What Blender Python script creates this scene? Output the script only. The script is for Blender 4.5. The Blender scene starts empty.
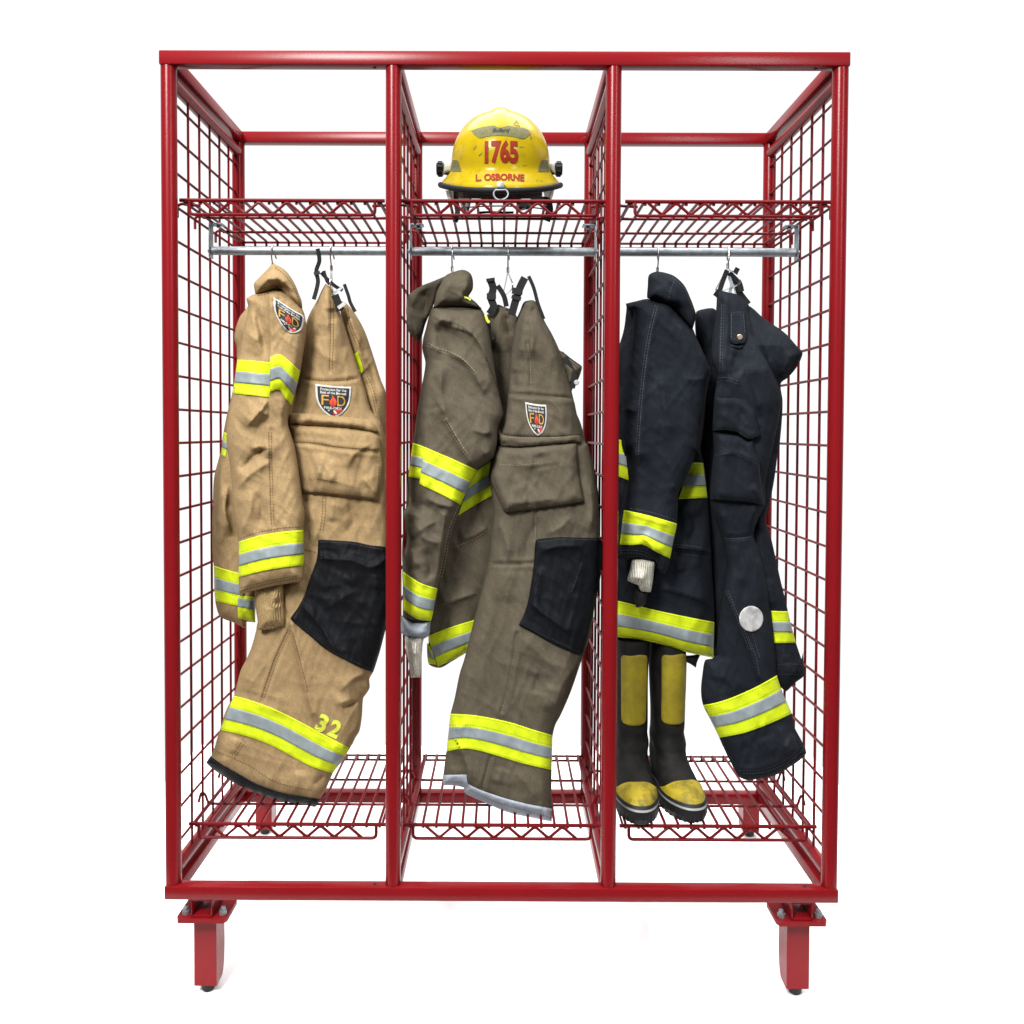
import bpy, bmesh, math, random
import numpy as np
from mathutils import Vector, Matrix
from mathutils.geometry import delaunay_2d_cdt
from mathutils.bvhtree import BVHTree

random.seed(7)
SC = bpy.context.scene
COL = SC.collection

# ------------------------------------------------------------------ camera
CX, CY, CZ, RA, RB, RC, FPX, SX, SY = (-0.00068, -2.02387, 1.14981, -0.02598, -0.0038,
                                       0.00245, 839.73651, -11.48567, -58.62843)


def rotm(a, b, c):
    ca, sa, cb, sb, cc, sc = math.cos(a), math.sin(a), math.cos(b), math.sin(b), math.cos(c), math.sin(c)
    return (np.array([[cc, -sc, 0], [sc, cc, 0], [0, 0, 1]]) @ np.array([[cb, 0, sb], [0, 1, 0], [-sb, 0, cb]])
            @ np.array([[1, 0, 0], [0, ca, -sa], [0, sa, ca]]))


RM = rotm(RA, RB, RC)


def U(px, py, y):
    """real-world point seen at photo pixel (px, py) on the upright plane at depth y (vectorised)"""
    px = np.asarray(px, float); py = np.asarray(py, float); y = np.asarray(y, float)
    v = np.stack([(px - 512 - SX) / FPX, np.ones_like(px), -(py - 512 - SY) / FPX], -1)
    d = v @ RM.T
    k = (y - CY) / d[..., 1]
    return np.array([CX, CY, CZ]) + k[..., None] * d


cd = bpy.data.cameras.new('camera')
cam = bpy.data.objects.new('camera', cd); COL.objects.link(cam)
cd.sensor_width = 36; cd.sensor_fit = 'HORIZONTAL'
cd.lens = 36 * FPX / 1024
cd.shift_x = -SX / 1024; cd.shift_y = SY / 1024
cd.clip_end = 100
M3 = Matrix([list(RM[i]) for i in range(3)]) @ Matrix(((1, 0, 0), (0, 0, -1), (0, 1, 0)))
cam.matrix_world = Matrix.Translation((CX, CY, CZ)) @ M3.to_4x4()
SC.camera = cam

# ------------------------------------------------------------------ materials


def srgb(r, g, b):
    f = lambda c: (c / 255) / 12.92 if c <= 10 else (((c / 255) + .055) / 1.055) ** 2.4
    return (f(r), f(g), f(b), 1)


class NT:
    def __init__(s, name):
        s.m = bpy.data.materials.new(name); s.m.use_nodes = True
        s.t = s.m.node_tree; s.n = s.t.nodes; s.l = s.t.links
        s.b = s.n['Principled BSDF']

    def node(s, t, **k):
        o = s.n.new(t)
        for a, v in k.items():
            if a in o.inputs: o.inputs[a].default_value = v
            else: setattr(o, a, v)
        return o

    def link(s, a, b): s.l.new(a, b)


def coords(nt):
    return nt.node('ShaderNodeTexCoord').outputs['Object']


def noise(nt, co, scale, detail=3, rough=.55):
    n = nt.node('ShaderNodeTexNoise'); n.inputs['Scale'].default_value = scale
    n.inputs['Detail'].default_value = detail; n.inputs['Roughness'].default_value = rough
    nt.link(co, n.inputs['Vector']); return n.outputs['Fac']


def ramp(nt, fac, stops):
    r = nt.node('ShaderNodeValToRGB')
    e = r.color_ramp.elements
    while len(e) < len(stops): e.new(.5)
    for el, (p, c) in zip(e, stops): el.position = p; el.color = c
    nt.link(fac, r.inputs['Fac']); return r.outputs['Color']


def mul(c, k): return (c[0] * k, c[1] * k, c[2] * k, 1)


def paint(name, col, rough=.3, spec=.5):
    nt = NT(name); co = coords(nt)
    n = noise(nt, co, 6, 4)
    nt.link(ramp(nt, n, [(.3, mul(col, .95)), (.7, mul(col, 1.05))]), nt.b.inputs['Base Color'])
    nt.b.inputs['Roughness'].default_value = rough
    bp = nt.node('ShaderNodeBump'); bp.inputs['Strength'].default_value = .10; bp.inputs['Distance'].default_value = .0006
    nt.link(noise(nt, co, 420, 2), bp.inputs['Height']); nt.link(bp.outputs['Normal'], nt.b.inputs['Normal'])
    nt.b.inputs['Specular IOR Level'].default_value = spec
    return nt.m


KA = .60


def fabric(name, col, var=.16, weave=.5, rough=.92, sheen=.0, scuff=None, wscale=1.0, rib=False):
    """heavy woven canvas: fine twill bump, yarn flecks and soft wear blotches"""
    col = mul(col, KA)
    nt = NT(name); co = coords(nt)
    big = noise(nt, co, 16, 5, .6)
    fine = noise(nt, co, 430 * wscale, 2, .7)
    med = noise(nt, co, 130, 3, .6)
    c1 = ramp(nt, big, [(.28, mul(col, 1 - var)), (.72, mul(col, 1 + var))])
    mx = nt.node('ShaderNodeMix', data_type='RGBA', blend_type='MULTIPLY'); mx.inputs[0].default_value = 1
    nt.link(c1, mx.inputs[6]); nt.link(ramp(nt, fine, [(.25, (.76, .76, .76, 1)), (.75, (1.22, 1.22, 1.22, 1))]), mx.inputs[7])
    mx2 = nt.node('ShaderNodeMix', data_type='RGBA', blend_type='MULTIPLY'); mx2.inputs[0].default_value = 1
    nt.link(mx.outputs[2], mx2.inputs[6]); nt.link(ramp(nt, med, [(.3, (.93, .93, .93, 1)), (.7, (1.07, 1.07, 1.07, 1))]), mx2.inputs[7])
    out = mx2.outputs[2]
    if scuff:
        sn = noise(nt, co, 9, 8, .72)
        f = ramp(nt, sn, [(.56, (0, 0, 0, 1)), (.8, (1, 1, 1, 1))])
        mx3 = nt.node('ShaderNodeMix', data_type='RGBA'); nt.link(f, mx3.inputs[0])
        nt.link(out, mx3.inputs[6]); mx3.inputs[7].default_value = scuff
        out = mx3.outputs[2]
    nt.link(out, nt.b.inputs['Base Color'])
    nt.b.inputs['Roughness'].default_value = rough
    nt.b.inputs['Specular IOR Level'].default_value = .08
    if sheen:
        nt.b.inputs['Sheen Weight'].default_value = sheen; nt.b.inputs['Sheen Roughness'].default_value = .5
    ad = nt.node('ShaderNodeMath', operation='ADD'); nt.link(fine, ad.inputs[0])
    m2 = nt.node('ShaderNodeMath', operation='MULTIPLY'); nt.link(noise(nt, co, 42, 3, .5), m2.inputs[0]); m2.inputs[1].default_value = .7
    nt.link(m2.outputs[0], ad.inputs[1])
    if rib:
        wv = nt.node('ShaderNodeTexWave'); wv.inputs['Scale'].default_value = 62; wv.inputs['Distortion'].default_value = 1.2
        nt.link(co, wv.inputs['Vector'])
        m3 = nt.node('ShaderNodeMath', operation='MULTIPLY_ADD'); nt.link(wv.outputs['Fac'], m3.inputs[0]); m3.inputs[1].default_value = 2.2
        nt.link(ad.outputs[0], m3.inputs[2]); ad = m3
    bp = nt.node('ShaderNodeBump'); bp.inputs['Strength'].default_value = weave; bp.inputs['Distance'].default_value = .0016
    nt.link(ad.outputs[0], bp.inputs['Height']); nt.link(bp.outputs['Normal'], nt.b.inputs['Normal'])
    return nt.m


def tape_mat(name, col, stitch, rough=.6, spec=.15, rows=(.05, .30, .70, .95)):
    """trim tape; UV.x runs along the tape in metres, UV.y across it: rows of machine stitches"""
    nt = NT(name); co = coords(nt)
    uv = nt.node('ShaderNodeUVMap')
    sp = nt.node('ShaderNodeSeparateXYZ'); nt.link(uv.outputs['UV'], sp.inputs[0])
    tot = None
    for r in rows:
        c = nt.node('ShaderNodeMath', operation='COMPARE'); c.inputs[1].default_value = r; c.inputs[2].default_value = .011
        nt.link(sp.outputs['Y'], c.inputs[0])
        if tot is None: tot = c.outputs[0]
        else:
            a = nt.node('ShaderNodeMath', operation='ADD'); nt.link(tot, a.inputs[0]); nt.link(c.outputs[0], a.inputs[1]); tot = a.outputs[0]
    fr = nt.node('ShaderNodeMath', operation='MULTIPLY'); nt.link(sp.outputs['X'], fr.inputs[0]); fr.inputs[1].default_value = 150
    f2 = nt.node('ShaderNodeMath', operation='FRACT'); nt.link(fr.outputs[0], f2.inputs[0])
    gt = nt.node('ShaderNodeMath', operation='GREATER_THAN'); nt.link(f2.outputs[0], gt.inputs[0]); gt.inputs[1].default_value = .38
    st = nt.node('ShaderNodeMath', operation='MULTIPLY')
    if tot is None: st.inputs[0].default_value = 0
    else: nt.link(tot, st.inputs[0])
    nt.link(gt.outputs[0], st.inputs[1])
    base = ramp(nt, noise(nt, co, 40, 4), [(.3, mul(col, .9)), (.7, mul(col, 1.06))])
    mx = nt.node('ShaderNodeMix', data_type='RGBA'); nt.link(st.outputs[0], mx.inputs[0])
    nt.link(base, mx.inputs[6]); mx.inputs[7].default_value = stitch
    nt.link(mx.outputs[2], nt.b.inputs['Base Color'])
    nt.b.inputs['Roughness'].default_value = rough; nt.b.inputs['Specular IOR Level'].default_value = spec
    bp = nt.node('ShaderNodeBump'); bp.inputs['Strength'].default_value = .35; bp.inputs['Distance'].default_value = .001
    nt.link(noise(nt, co, 500, 2), bp.inputs['Height']); nt.link(bp.outputs['Normal'], nt.b.inputs['Normal'])
    return nt.m


def plain(name, col, rough=.5, metal=0., spec=.5, nscale=30, var=.12, bump=0.):
    nt = NT(name); co = coords(nt)
    nt.link(ramp(nt, noise(nt, co, nscale, 4), [(.3, mul(col, 1 - var)), (.7, mul(col, 1 + var))]), nt.b.inputs['Base Color'])
    nt.b.inputs['Roughness'].default_value = rough; nt.b.inputs['Metallic'].default_value = metal
    nt.b.inputs['Specular IOR Level'].default_value = spec
    if bump:
        bp = nt.node('ShaderNodeBump'); bp.inputs['Strength'].default_value = bump; bp.inputs['Distance'].default_value = .001
        nt.link(noise(nt, co, nscale * 12, 3), bp.inputs['Height']); nt.link(bp.outputs['Normal'], nt.b.inputs['Normal'])
    return nt.m


def worn(name, col, dirt, lo=.45, hi=.7, rough=.55, scale=22, spec=.4, bump=.25):
    nt = NT(name); co = coords(nt)
    f = ramp(nt, noise(nt, co, scale, 8, .7), [(lo, (0, 0, 0, 1)), (hi, (1, 1, 1, 1))])
    mx = nt.node('ShaderNodeMix', data_type='RGBA'); nt.link(f, mx.inputs[0])
    mx.inputs[6].default_value = col; mx.inputs[7].default_value = dirt
    nt.link(mx.outputs[2], nt.b.inputs['Base Color'])
    nt.b.inputs['Roughness'].default_value = rough; nt.b.inputs['Specular IOR Level'].default_value = spec
    bp = nt.node('ShaderNodeBump'); bp.inputs['Strength'].default_value = bump; bp.inputs['Distance'].default_value = .001
    nt.link(noise(nt, co, 260, 4), bp.inputs['Height']); nt.link(bp.outputs['Normal'], nt.b.inputs['Normal'])
    return nt.m


def clear(name, tint, alpha=.25, rough=.05):
    nt = NT(name)
    nt.b.inputs['Base Color'].default_value = tint
    nt.b.inputs['Alpha'].default_value = alpha
    nt.b.inputs['Roughness'].default_value = rough
    return nt.m


M = {}
M['red'] = paint('red_powder_coat', (.168, .0055, .008, 1), .26, .17)
M['redwire'] = paint('red_wire_coat', (.115, .0038, .006, 1), .4, .12)
M['zinc'] = plain('galvanised_steel', (.27, .30, .325, 1), .48, .6, nscale=60, var=.2)
M['chrome'] = plain('chrome_wire', (.62, .62, .62, 1), .28, 1.0)
M['black'] = plain('black_webbing', (.008, .008, .009, 1), .75, 0, .3, nscale=200, bump=.4)
M['blackrub'] = plain('black_rubber', (.008, .008, .009, 1), .55, 0, .25, nscale=40)
M['tan'] = fabric('tan_canvas', srgb(184, 156, 114), .08)
M['tan_dark'] = fabric('tan_thread', srgb(118, 92, 58), .1)
M['tan_knit'] = fabric('tan_knit', srgb(206, 176, 126), .1, .7, wscale=.6, rib=True)
M['brown'] = fabric('brown_canvas', srgb(106, 98, 83), .13)
M['brown_thread'] = fabric('brown_thread', srgb(172, 158, 134), .1)
M['brown_groove'] = fabric('brown_dark_thread', srgb(58, 50, 40), .1)
M['navy'] = fabric('navy_canvas', srgb(35, 39, 46), .22, .5, scuff=(.032, .035, .04, 1))
M['navy_thread'] = fabric('navy_thread', srgb(98, 101, 106), .1)
M['knee'] = fabric('black_knee_leather', srgb(27, 28, 32), .1, .3, rough=.6, wscale=.5)
M['knee2'] = fabric('blue_black_knee_cloth', srgb(25, 28, 33), .1, .3, rough=.65, wscale=.5)
M['knee_thread'] = fabric('grey_thread', srgb(92, 92, 92), .1)
M['hem_blue'] = fabric('grey_blue_binding', srgb(186, 196, 208), .1)
M['white_knit'] = fabric('white_knit', srgb(246, 242, 226), .1, .7, wscale=.6, rib=True)
M['yellow_tape'] = tape_mat('lime_yellow_trim', (.52, .625, .012, 1), (.26, .34, .006, 1))
M['silver_tape'] = tape_mat('silver_trim', (.215, .25, .262, 1), (.1, .1, .1, 1), .45, .3, rows=(.04, .96))
M['numeral'] = plain('lime_numeral', (.56, .6, .05, 1), .7)
M['p_white'] = plain('patch_white', (.5, .5, .47, 1), .8)
M['p_black'] = plain('patch_black', (.012, .013, .018, 1), .8)
M['p_yellow'] = plain('patch_yellow', (.5, .27, .035, 1), .8)
M['p_orange'] = plain('patch_orange', (.5, .055, .012, 1), .8)
M['p_red'] = plain('patch_red', (.4, .02, .015, 1), .8)
M['hyellow'] = worn('helmet_yellow', (.36, .262, .006, 1), (.22, .15, .006, 1), .5, .85, .2, 34, .14, .02)
M['holive'] = plain('olive_reflective', (.115, .112, .045, 1), .45, 0, .15, 120, .2)
M['hred'] = plain('red_decal', (.21, .02, .008, 1), .5, 0, .1)
M['hblack'] = plain('black_trim', (.012, .012, .013, 1), .6, 0, .12)
M['shield'] = clear('pale_visor', (.72, .72, .6, 1), .62)
M['lens'] = clear('clear_visor', (.85, .87, .85, 1), .06)
M['bootrub'] = worn('charcoal_boot_rubber', (.008, .008, .008, 1), (.022, .021, .019, 1), .45, .8, .72, 18, .15)
M['bootyel'] = worn('scuffed_yellow_rubber', (.33, .25, .012, 1), (.03, .027, .014, 1), .46, .70, .6, 17, .3)
M['bootpanel'] = worn('olive_yellow_panel', (.27, .215, .012, 1), (.09, .072, .018, 1), .42, .85, .6, 12, .3)
M['bootline'] = plain('grey_foxing', (.22, .225, .22, 1), .5)
M['brass'] = plain('brass_snap', (.55, .42, .3, 1), .35, 1.)
M['dot'] = plain('silver_disc', (.36, .36, .36, 1), .5, 0, .5, 60, .3)
M['floor'] = plain('white_floor', (.9, .9, .9, 1), .9, 0, .0, 3, .005)
M['hole'] = plain('drilled_hole', (.005, .004, .004, 1), .9)

# ------------------------------------------------------------------ object helpers


def tag(o, label=None, cat=None, group=None, kind=None):
    for k, v in (('label', label), ('category', cat), ('group', group), ('kind', kind)):
        if v: o[k] = v
    return o


def thing(name, loc, label, cat, group=None):
    o = bpy.data.objects.new(name, None); COL.objects.link(o); o.location = loc
    o.empty_display_size = .05
    return tag(o, label, cat, group)


def origin(par):
    v = Vector((0, 0, 0))
    while par is not None:
        v += par.location; par = par.parent
    return v


def mk(name, verts, faces, mat, par=None, smooth=True, uvs=None):
    """link one mesh object; verts in world coordinates"""
    o0 = origin(par)
    me = bpy.data.meshes.new(name)
    me.from_pydata([(v[0] - o0.x, v[1] - o0.y, v[2] - o0.z) for v in verts], [], [tuple(int(i) for i in f) for f in faces])
    if uvs is not None:
        l = me.uv_layers.new(name='UVMap')
        for lp in me.loops: l.data[lp.index].uv = uvs[lp.vertex_index]
    me.validate()
    if smooth: me.polygons.foreach_set('use_smooth', [True] * len(me.polygons))
    me.materials.append(mat); me.update()
    o = bpy.data.objects.new(name, me); COL.objects.link(o)
    if par is not None: o.parent = par
    return o


class MB:
    """mesh builder of boxes, tubes and lathes, linked as ONE object"""
    def __init__(s): s.v = []; s.f = []

    def add(s, v, f):
        b = len(s.v); s.v += [tuple(p) for p in v]; s.f += [tuple(i + b for i in q) for q in f]

    def box(s, x0, x1, y0, y1, z0, z1, bev=.003):
        bm = bmesh.new()
        bmesh.ops.create_cube(bm, size=1)
        for v in bm.verts:
            v.co = Vector(((x0 + x1) / 2 + v.co.x * (x1 - x0), (y0 + y1) / 2 + v.co.y * (y1 - y0), (z0 + z1) / 2 + v.co.z * (z1 - z0)))
        if bev: bmesh.ops.bevel(bm, geom=list(bm.edges), offset=bev, segments=2, affect='EDGES', profile=.5)
        bm.verts.index_update()
        s.add([v.co[:] for v in bm.verts], [[v.index for v in f.verts] for f in bm.faces]); bm.free(); return s

    def tube(s, pts, r, seg=8, cap=True, closed=False):
        pts = [Vector(p) for p in pts]; n = len(pts)
        rr = r if isinstance(r, (list, tuple)) else [r] * n
        b = len(s.v); up = None
        for i, p in enumerate(pts):
            a = pts[(i - 1) % n] if (i or closed) else p; c = pts[(i + 1) % n] if (i < n - 1 or closed) else p
            t = (c - a).normalized()
            if up is None:
                up = t.orthogonal().normalized()
            up = (up - t * up.dot(t))
            up = up.normalized() if up.length > 1e-6 else t.orthogonal().normalized()
            w = t.cross(up)
            for k in range(seg):
                an = 2 * math.pi * k / seg
                s.v.append(tuple(p + (up * math.cos(an) + w * math.sin(an)) * rr[i]))
        for i in range(n if closed else n - 1):
            j = (i + 1) % n
            for k in range(seg):
                k2 = (k + 1) % seg
                s.f.append((b + i * seg + k, b + i * seg + k2, b + j * seg + k2, b + j * seg + k))
        if cap and not closed:
            s.f.append(tuple(b + k for k in reversed(range(seg)))); s.f.append(tuple(b + (n - 1) * seg + k for k in range(seg)))
        return s

    def prism(s, poly, axis, a0, a1):
        """extrude a 2-D polygon along axis 'x','y' or 'z'"""
        n = len(poly)
        def P(u, w, a): return {'x': (a, u, w), 'y': (u, a, w), 'z': (u, w, a)}[axis]
        b = len(s.v)
        s.v += [P(u, w, a0) for u, w in poly] + [P(u, w, a1) for u, w in poly]
        s.f += [tuple(b + i for i in range(n)), tuple(b + n + i for i in reversed(range(n)))]
        s.f += [(b + i, b + n + i, b + n + (i + 1) % n, b + (i + 1) % n) for i in range(n)]
        return s

    def build(s, name, mat, par=None, smooth=True, fix=True):
        o = mk(name, s.v, s.f, mat, par, smooth)
        if fix:
            bm = bmesh.new(); bm.from_mesh(o.data); bmesh.ops.recalc_face_normals(bm, faces=bm.faces[:]); bm.to_mesh(o.data); bm.free()
        if smooth:
            try: o.data.set_sharp_from_angle(angle=math.radians(40))
            except Exception: pass
        return o


def roundpath(pts, r, n=4):
    """polyline with its corners rounded"""
    pts = [Vector(p) for p in pts]; out = [pts[0]]
    for a, p, c in zip(pts, pts[1:], pts[2:]):
        d1 = min(r, (a - p).length * .45); d2 = min(r, (c - p).length * .45)
        q0 = p + (a - p).normalized() * d1; q1 = p + (c - p).normalized() * d2
        for k in range(n + 1):
            t = k / n
            out.append(q0 * (1 - t) ** 2 + p * 2 * t * (1 - t) + q1 * t * t)
    out.append(pts[-1]); return out


# ------------------------------------------------------------------ THE RACK
T = .0337; W = 1.65; H = 2.057; D = .575; HW = W / 2
m1, m2 = -.2666, .2638
PX = [-.8085, m1, m2, .8085]
rack = thing('gear_rack', (0, D / 2, 0), 'red steel turnout gear rack with three open bays, mesh sides and wire shelves', 'gear rack')
rr = .0188


def rail(z0, z1, y0, y1, hole_z):
    o = MB().box(-HW, HW, y0, y1, z0, z1, .0035).build('frame_rail', M['red'], rack)
    for x in (m1 - .045, HW - .078) if hole_z is not None else ():
        y = y0 + T * .5
        pts = [(x + .0045 * math.cos(a), y + .0045 * math.sin(a)) for a in np.linspace(0, 2 * math.pi, 13)[:-1]]
        MB().prism(pts, 'z', hole_z - .0008, hole_z + .0008).build('bolt_hole', M['hole'], o, False)
    return o


rail(H - T, H, 0, T, H - T); rail(0, T, 0, T, T)
rail(H - T, H, D - T, D, None); rail(0, T, D - T, D, None)
for zz in (H - T, 0):
    for i, x in enumerate(PX):
        w = .034
        MB().box(x - w / 2, x + w / 2, T + .001, D - T - .001, zz + .0015, zz + T - .0015, .0035).build('side_rail', M['red'], rack)

GZ = [.115 + .0836 * k for k in range(23)]
GY = [.134 + .079 * k for k in range(6)]
for i, x in enumerate(PX):
    p = bpy.data.objects.new('side_panel', None); COL.objects.link(p); p.parent = rack
    p.location = Vector((x, 0, 0)); p.empty_display_size = .03
    z0, z1 = T + .012, H - T - .012
    for y in (rr + .002, D - rr - .002):
        MB().tube([(x, y, T), (x, y, H - T)], rr, 20).build('post', M['red'], p)
    for z in (H - T - .012 - .016, T + .012 + .016):
        MB().tube([(x, rr * 2, z), (x, D - rr * 2, z)], .0155, 14).build('cross_tube', M['red'], p)
    g = MB()
    ya, yb = rr * 2 - .004, D - rr * 2 + .002
    rw = .0035
    for y in GY: g.tube([(x + rw, y, T + .03), (x + rw, y, H - T - .03)], rw, 6)
    for z in GZ: g.tube([(x - rw, ya, z), (x - rw, yb, z)], rw, 6)
    g.build('wire_grid', M['redwire'], p)

BX = [(PX[0], PX[1]), (PX[1], PX[2]), (PX[2], PX[3])]
wr = .0035


def shelf(bay, zs, yf, yr, up):
    """truss-edged wire shelf hooked on the grids"""
    a, b = bay; xm = {0: -.5455, 1: .0015, 2: .5515}[BX.index(bay)]; hw = .2465 if up else .2445
    x0, x1 = xm - hw, xm + hw
    s = MB()
    n = 15
    for k in range(n):
        x = x0 + .010 + (x1 - x0 - .02) * k / (n - 1)
        s.tube(roundpath([(x, yf + .001, zs - .009), (x, yf, zs + .004), (x, yr, zs + .004), (x, yr, zs - .012)], .006, 2), .0038, 6)
    for y in ([yf + .15, yf + .31] if up else [yf + .12, yf + .28]):
        s.tube([(x0 - .004, y, zs - .004), (x1 + .004, y, zs - .004)], .0036, 6)
    s.tube([(x0, yr, zs), (x1, yr, zs)], wr, 6); s.tube([(x0, yr, zs - .014), (x1, yr, zs - .014)], wr, 6)
    s.tube([(x0 + .004, yf, zs - .004), (x0 + .004, yr, zs - .004)], wr, 6); s.tube([(x1 - .004, yf, zs - .004), (x1 - .004, yr, zs - .004)], wr, 6)
    o = s.build('wire_shelf', M['redwire'], rack)
    t = MB(); h = .035; zt = zs
    t.tube([(x0 - .006, yf - .004, zt), (x1 + .006, yf - .004, zt)], .0048, 8)
    t.tube(roundpath([(x0 + .018, yf - .004, zt), (x0 + .018, yf - .004, zt - h), (x1 - .018, yf - .004, zt - h), (x1 - .018, yf - .004, zt)], .012), .0042, 8)
    zz = []; per = .0697; xs = x0 + .05
    k = 0; x = xs
    while x < x1 - .03:
        zz.append((x, yf - .004, zt - (.003 if k % 2 == 0 else h - .002))); x += per / 2; k += 1
    t.tube(roundpath(zz, .008, 3), .0037, 6)
    t.build('truss_edge', M['redwire'], o)
    for sgn, xe, xg in ((-1, x0, a), (1, x1, b)):
        if up:
            for y in (yf + .03, yf + .15, yf + .31):
                MB().tube(roundpath([(xe - sgn * .03, y, zs - .004), (xe + sgn * .004, y, zs - .002), (xg - sgn * .004, y, zs + .001), (xg + sgn * .0085, y, zs - .004), (xg + sgn * .0085, y, zs - .034)], .007, 3), .0036, 6).build('hook', M['redwire'], o)
        else:
            for y in (yf + .12, yf + .28):
                MB().tube(roundpath([(xe - sgn * .03, y, zs - .004), (xe + sgn * .002, y, zs - .003), (xe + sgn * .008, y, zs + .022), (xg + sgn * .002, y, zs + .027), (xg + sgn * .0085, y, zs + .0)], .012, 4), .0036, 6).build('hook', M['redwire'], o)


for b in BX: shelf(b, 1.7165, .062, .52, True)
for b in BX: shelf(b, .147, .095, .548, False)

RY, RZ = .265, 1.637
for a, b in BX:
    x0, x1 = a + .0165, b - .0165
    s = MB().tube([(x0 + .002, RY, RZ), (x1 - .002, RY, RZ)], .0115, 18)
    rod = s.build('hanging_rod', M['zinc'], rack)
    for sg, x in ((1, x0), (-1, x1)):
        q = MB()
        q.box(min(x, x - sg * .0025), max(x, x - sg * .0025), RY - .016, RY + .016, RZ - .02, 1.7085, .0008)
        q.box(min(x, x + sg * .034), max(x, x + sg * .034), RY - .016, RY + .016, 1.7055, 1.7085, .0008)
        q.tube([(x - sg * .009, RY, RZ), (x + sg * .001, RY, RZ)], .0055, 6)
        q.tube([(x + sg * .02, RY, 1.699), (x + sg * .02, RY, 1.706)], .006, 6)
        q.build('rod_bracket', M['zinc'], rod)

# --- front feet and rear outriggers


def caster(name, x, yfr, ztop, zbot, front, sg):
    L = bpy.data.objects.new(name, None); COL.objects.link(L); L.parent = rack
    L.location = Vector((x, yfr, ztop)) - rack.location
    w = .028; d = .062
    poly = [(yfr + .03, ztop), (yfr + .03 + d, ztop), (yfr + .03 + d, ztop - (ztop - zbot) * .55)]
    for k in range(1, 7):
        a = k / 6 * math.pi / 2
        poly.append((yfr + .03 + d - .024 * (1 - math.cos(a)), ztop - (ztop - zbot) * .55 - (ztop - zbot - .002) * .45 * math.sin(a)))
    poly.append((yfr + .03, zbot))
    MB().prism(poly, 'x', x - w, x + w).build('leg_body', M['red'], L)
    MB().tube([(x, yfr + .050, zbot + .004), (x, yfr + .050, zbot - .010), (x, yfr + .050, zbot - .018), (x, yfr + .050, zbot - .0217)], [.0175, .0170, .0150, .009], 18).build('rubber_foot', M['blackrub'], L)
    return L


for sg, x in ((-1, -.7345), (1, .7375)):
    zb = -.0445
    L = caster('front_leg', x + sg * .002, .004, zb - .012, -.2355, True, sg)
    # hollow square runner under the frame, open at the front
    o = .026; t = .003
    b = MB(); ye = .082
    b.box(x - o, x - o + t, .004, ye, zb, -.001, .0006); b.box(x + o - t, x + o, .004, ye, zb, -.001, .0006)
    b.box(x - o + t, x + o - t, .004, ye, zb + .0002, zb + t, .0006); b.box(x - o + t, x + o - t, .004, ye, -.001 - t, -.0012, .0006)
    b.build('runner_tube', M['red'], L)
    MB().prism([(x - .062, .008), (x - .056, -.002), (x + .056, -.002), (x + .062, .008), (x + .062, .084), (x - .062, .084)], 'z', zb - .0115, zb - .0005).build('mount_plate', M['red'], L)
    for dx in (-.045, .047):
        q = MB(); yb = .022
        q.tube([(x + dx, yb, zb - .001), (x + dx, yb, zb + .008)], .0098, 6)
        q.tube([(x + dx, yb, zb + .008), (x + dx, yb, zb + .016), (x + dx, yb, zb + .018)], [.006, .006, .003], 10)
        q.build('bolt', M['zinc'], L, False)
for px in (264, 751):
    p = U(px, 800, .86)
    x = float(p[0]); zt = float(U(px, 803, .86)[2]); zf = -.243
    L = caster('rear_leg', x, .825, zt, -.2355, False, 0)
    z_in = .017
    sl = MB(); r = .011
    xs = math.copysign(min(abs(x), .79), x)
    sl.tube([(xs, D - .006, .016), (x, .86, zt + .008), (x, .905, zt + .008)], r, 4)
    sl.box(x - .026, x + .026, .85, .92, zt - .002, zt + .006, .002)
    sl.build('outrigger', M['red'], L)

# ------------------------------------------------------------------ cloth engine
WIN = {'A': (190, 240, 4.876), 'B': (190, 430, 4.876), 'C': (190, 610, 4.876),
       'D': (390, 240, 4.6545), 'E': (390, 440, 4.6545), 'F': (390, 630, 4.6545),
       'G': (600, 240, 4.6545), 'H': (600, 440, 4.6545), 'I': (600, 630, 4.6545), 'P': (0, 0, 1)}


def P(s):
    """outline written as «window x,y x,y ...» in close-up coordinates -> photo pixels"""
    out = []; w = WIN['P']
    for t in s.split():
        if t in WIN: w = WIN[t]; continue
        a, b = t.split(','); out.append((w[0] + float(a) / w[2], w[1] + float(b) / w[2]))
    return np.array(out)


def catmull(p, step=2.0, closed=True):
    p = np.asarray(p, float); n = len(p); out = []
    rng = range(n) if closed else range(n - 1)
    for i in rng:
        if closed: a, b, c, d = p[(i - 1) % n], p[i], p[(i + 1) % n], p[(i + 2) % n]
        else: a, b, c, d = p[max(i - 1, 0)], p[i], p[i + 1], p[min(i + 2, n - 1)]
        L = np.linalg.norm(c - b); k = max(1, int(round(L / step)))
        la = max(np.linalg.norm(b - a), 1e-6); lc = max(np.linalg.norm(d - c), 1e-6)
        t1 = (c - a) / (la + L) * L if L > 0 else 0 * b
        t2 = (d - b) / (L + lc) * L if L > 0 else 0 * b
        # blunt corners keep their point: limit tangents where the outline turns hard
        for tt, u, v in ((0, b - a, c - b), (1, c - b, d - c)):
            cs = np.dot(u, v) / (np.linalg.norm(u) * np.linalg.norm(v) + 1e-9)
            f = np.clip((cs + .1) / .7, 0, 1)
            if tt == 0: t1 = t1 * f
            else: t2 = t2 * f
        for j in range(k):
            t = j / k
            h = ((2 * t ** 3 - 3 * t ** 2 + 1) * b + (t ** 3 - 2 * t ** 2 + t) * t1 + (-2 * t ** 3 + 3 * t ** 2) * c + (t ** 3 - t ** 2) * t2)
            out.append(h)
    if not closed: out.append(p[-1])
    return np.array(out)


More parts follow.
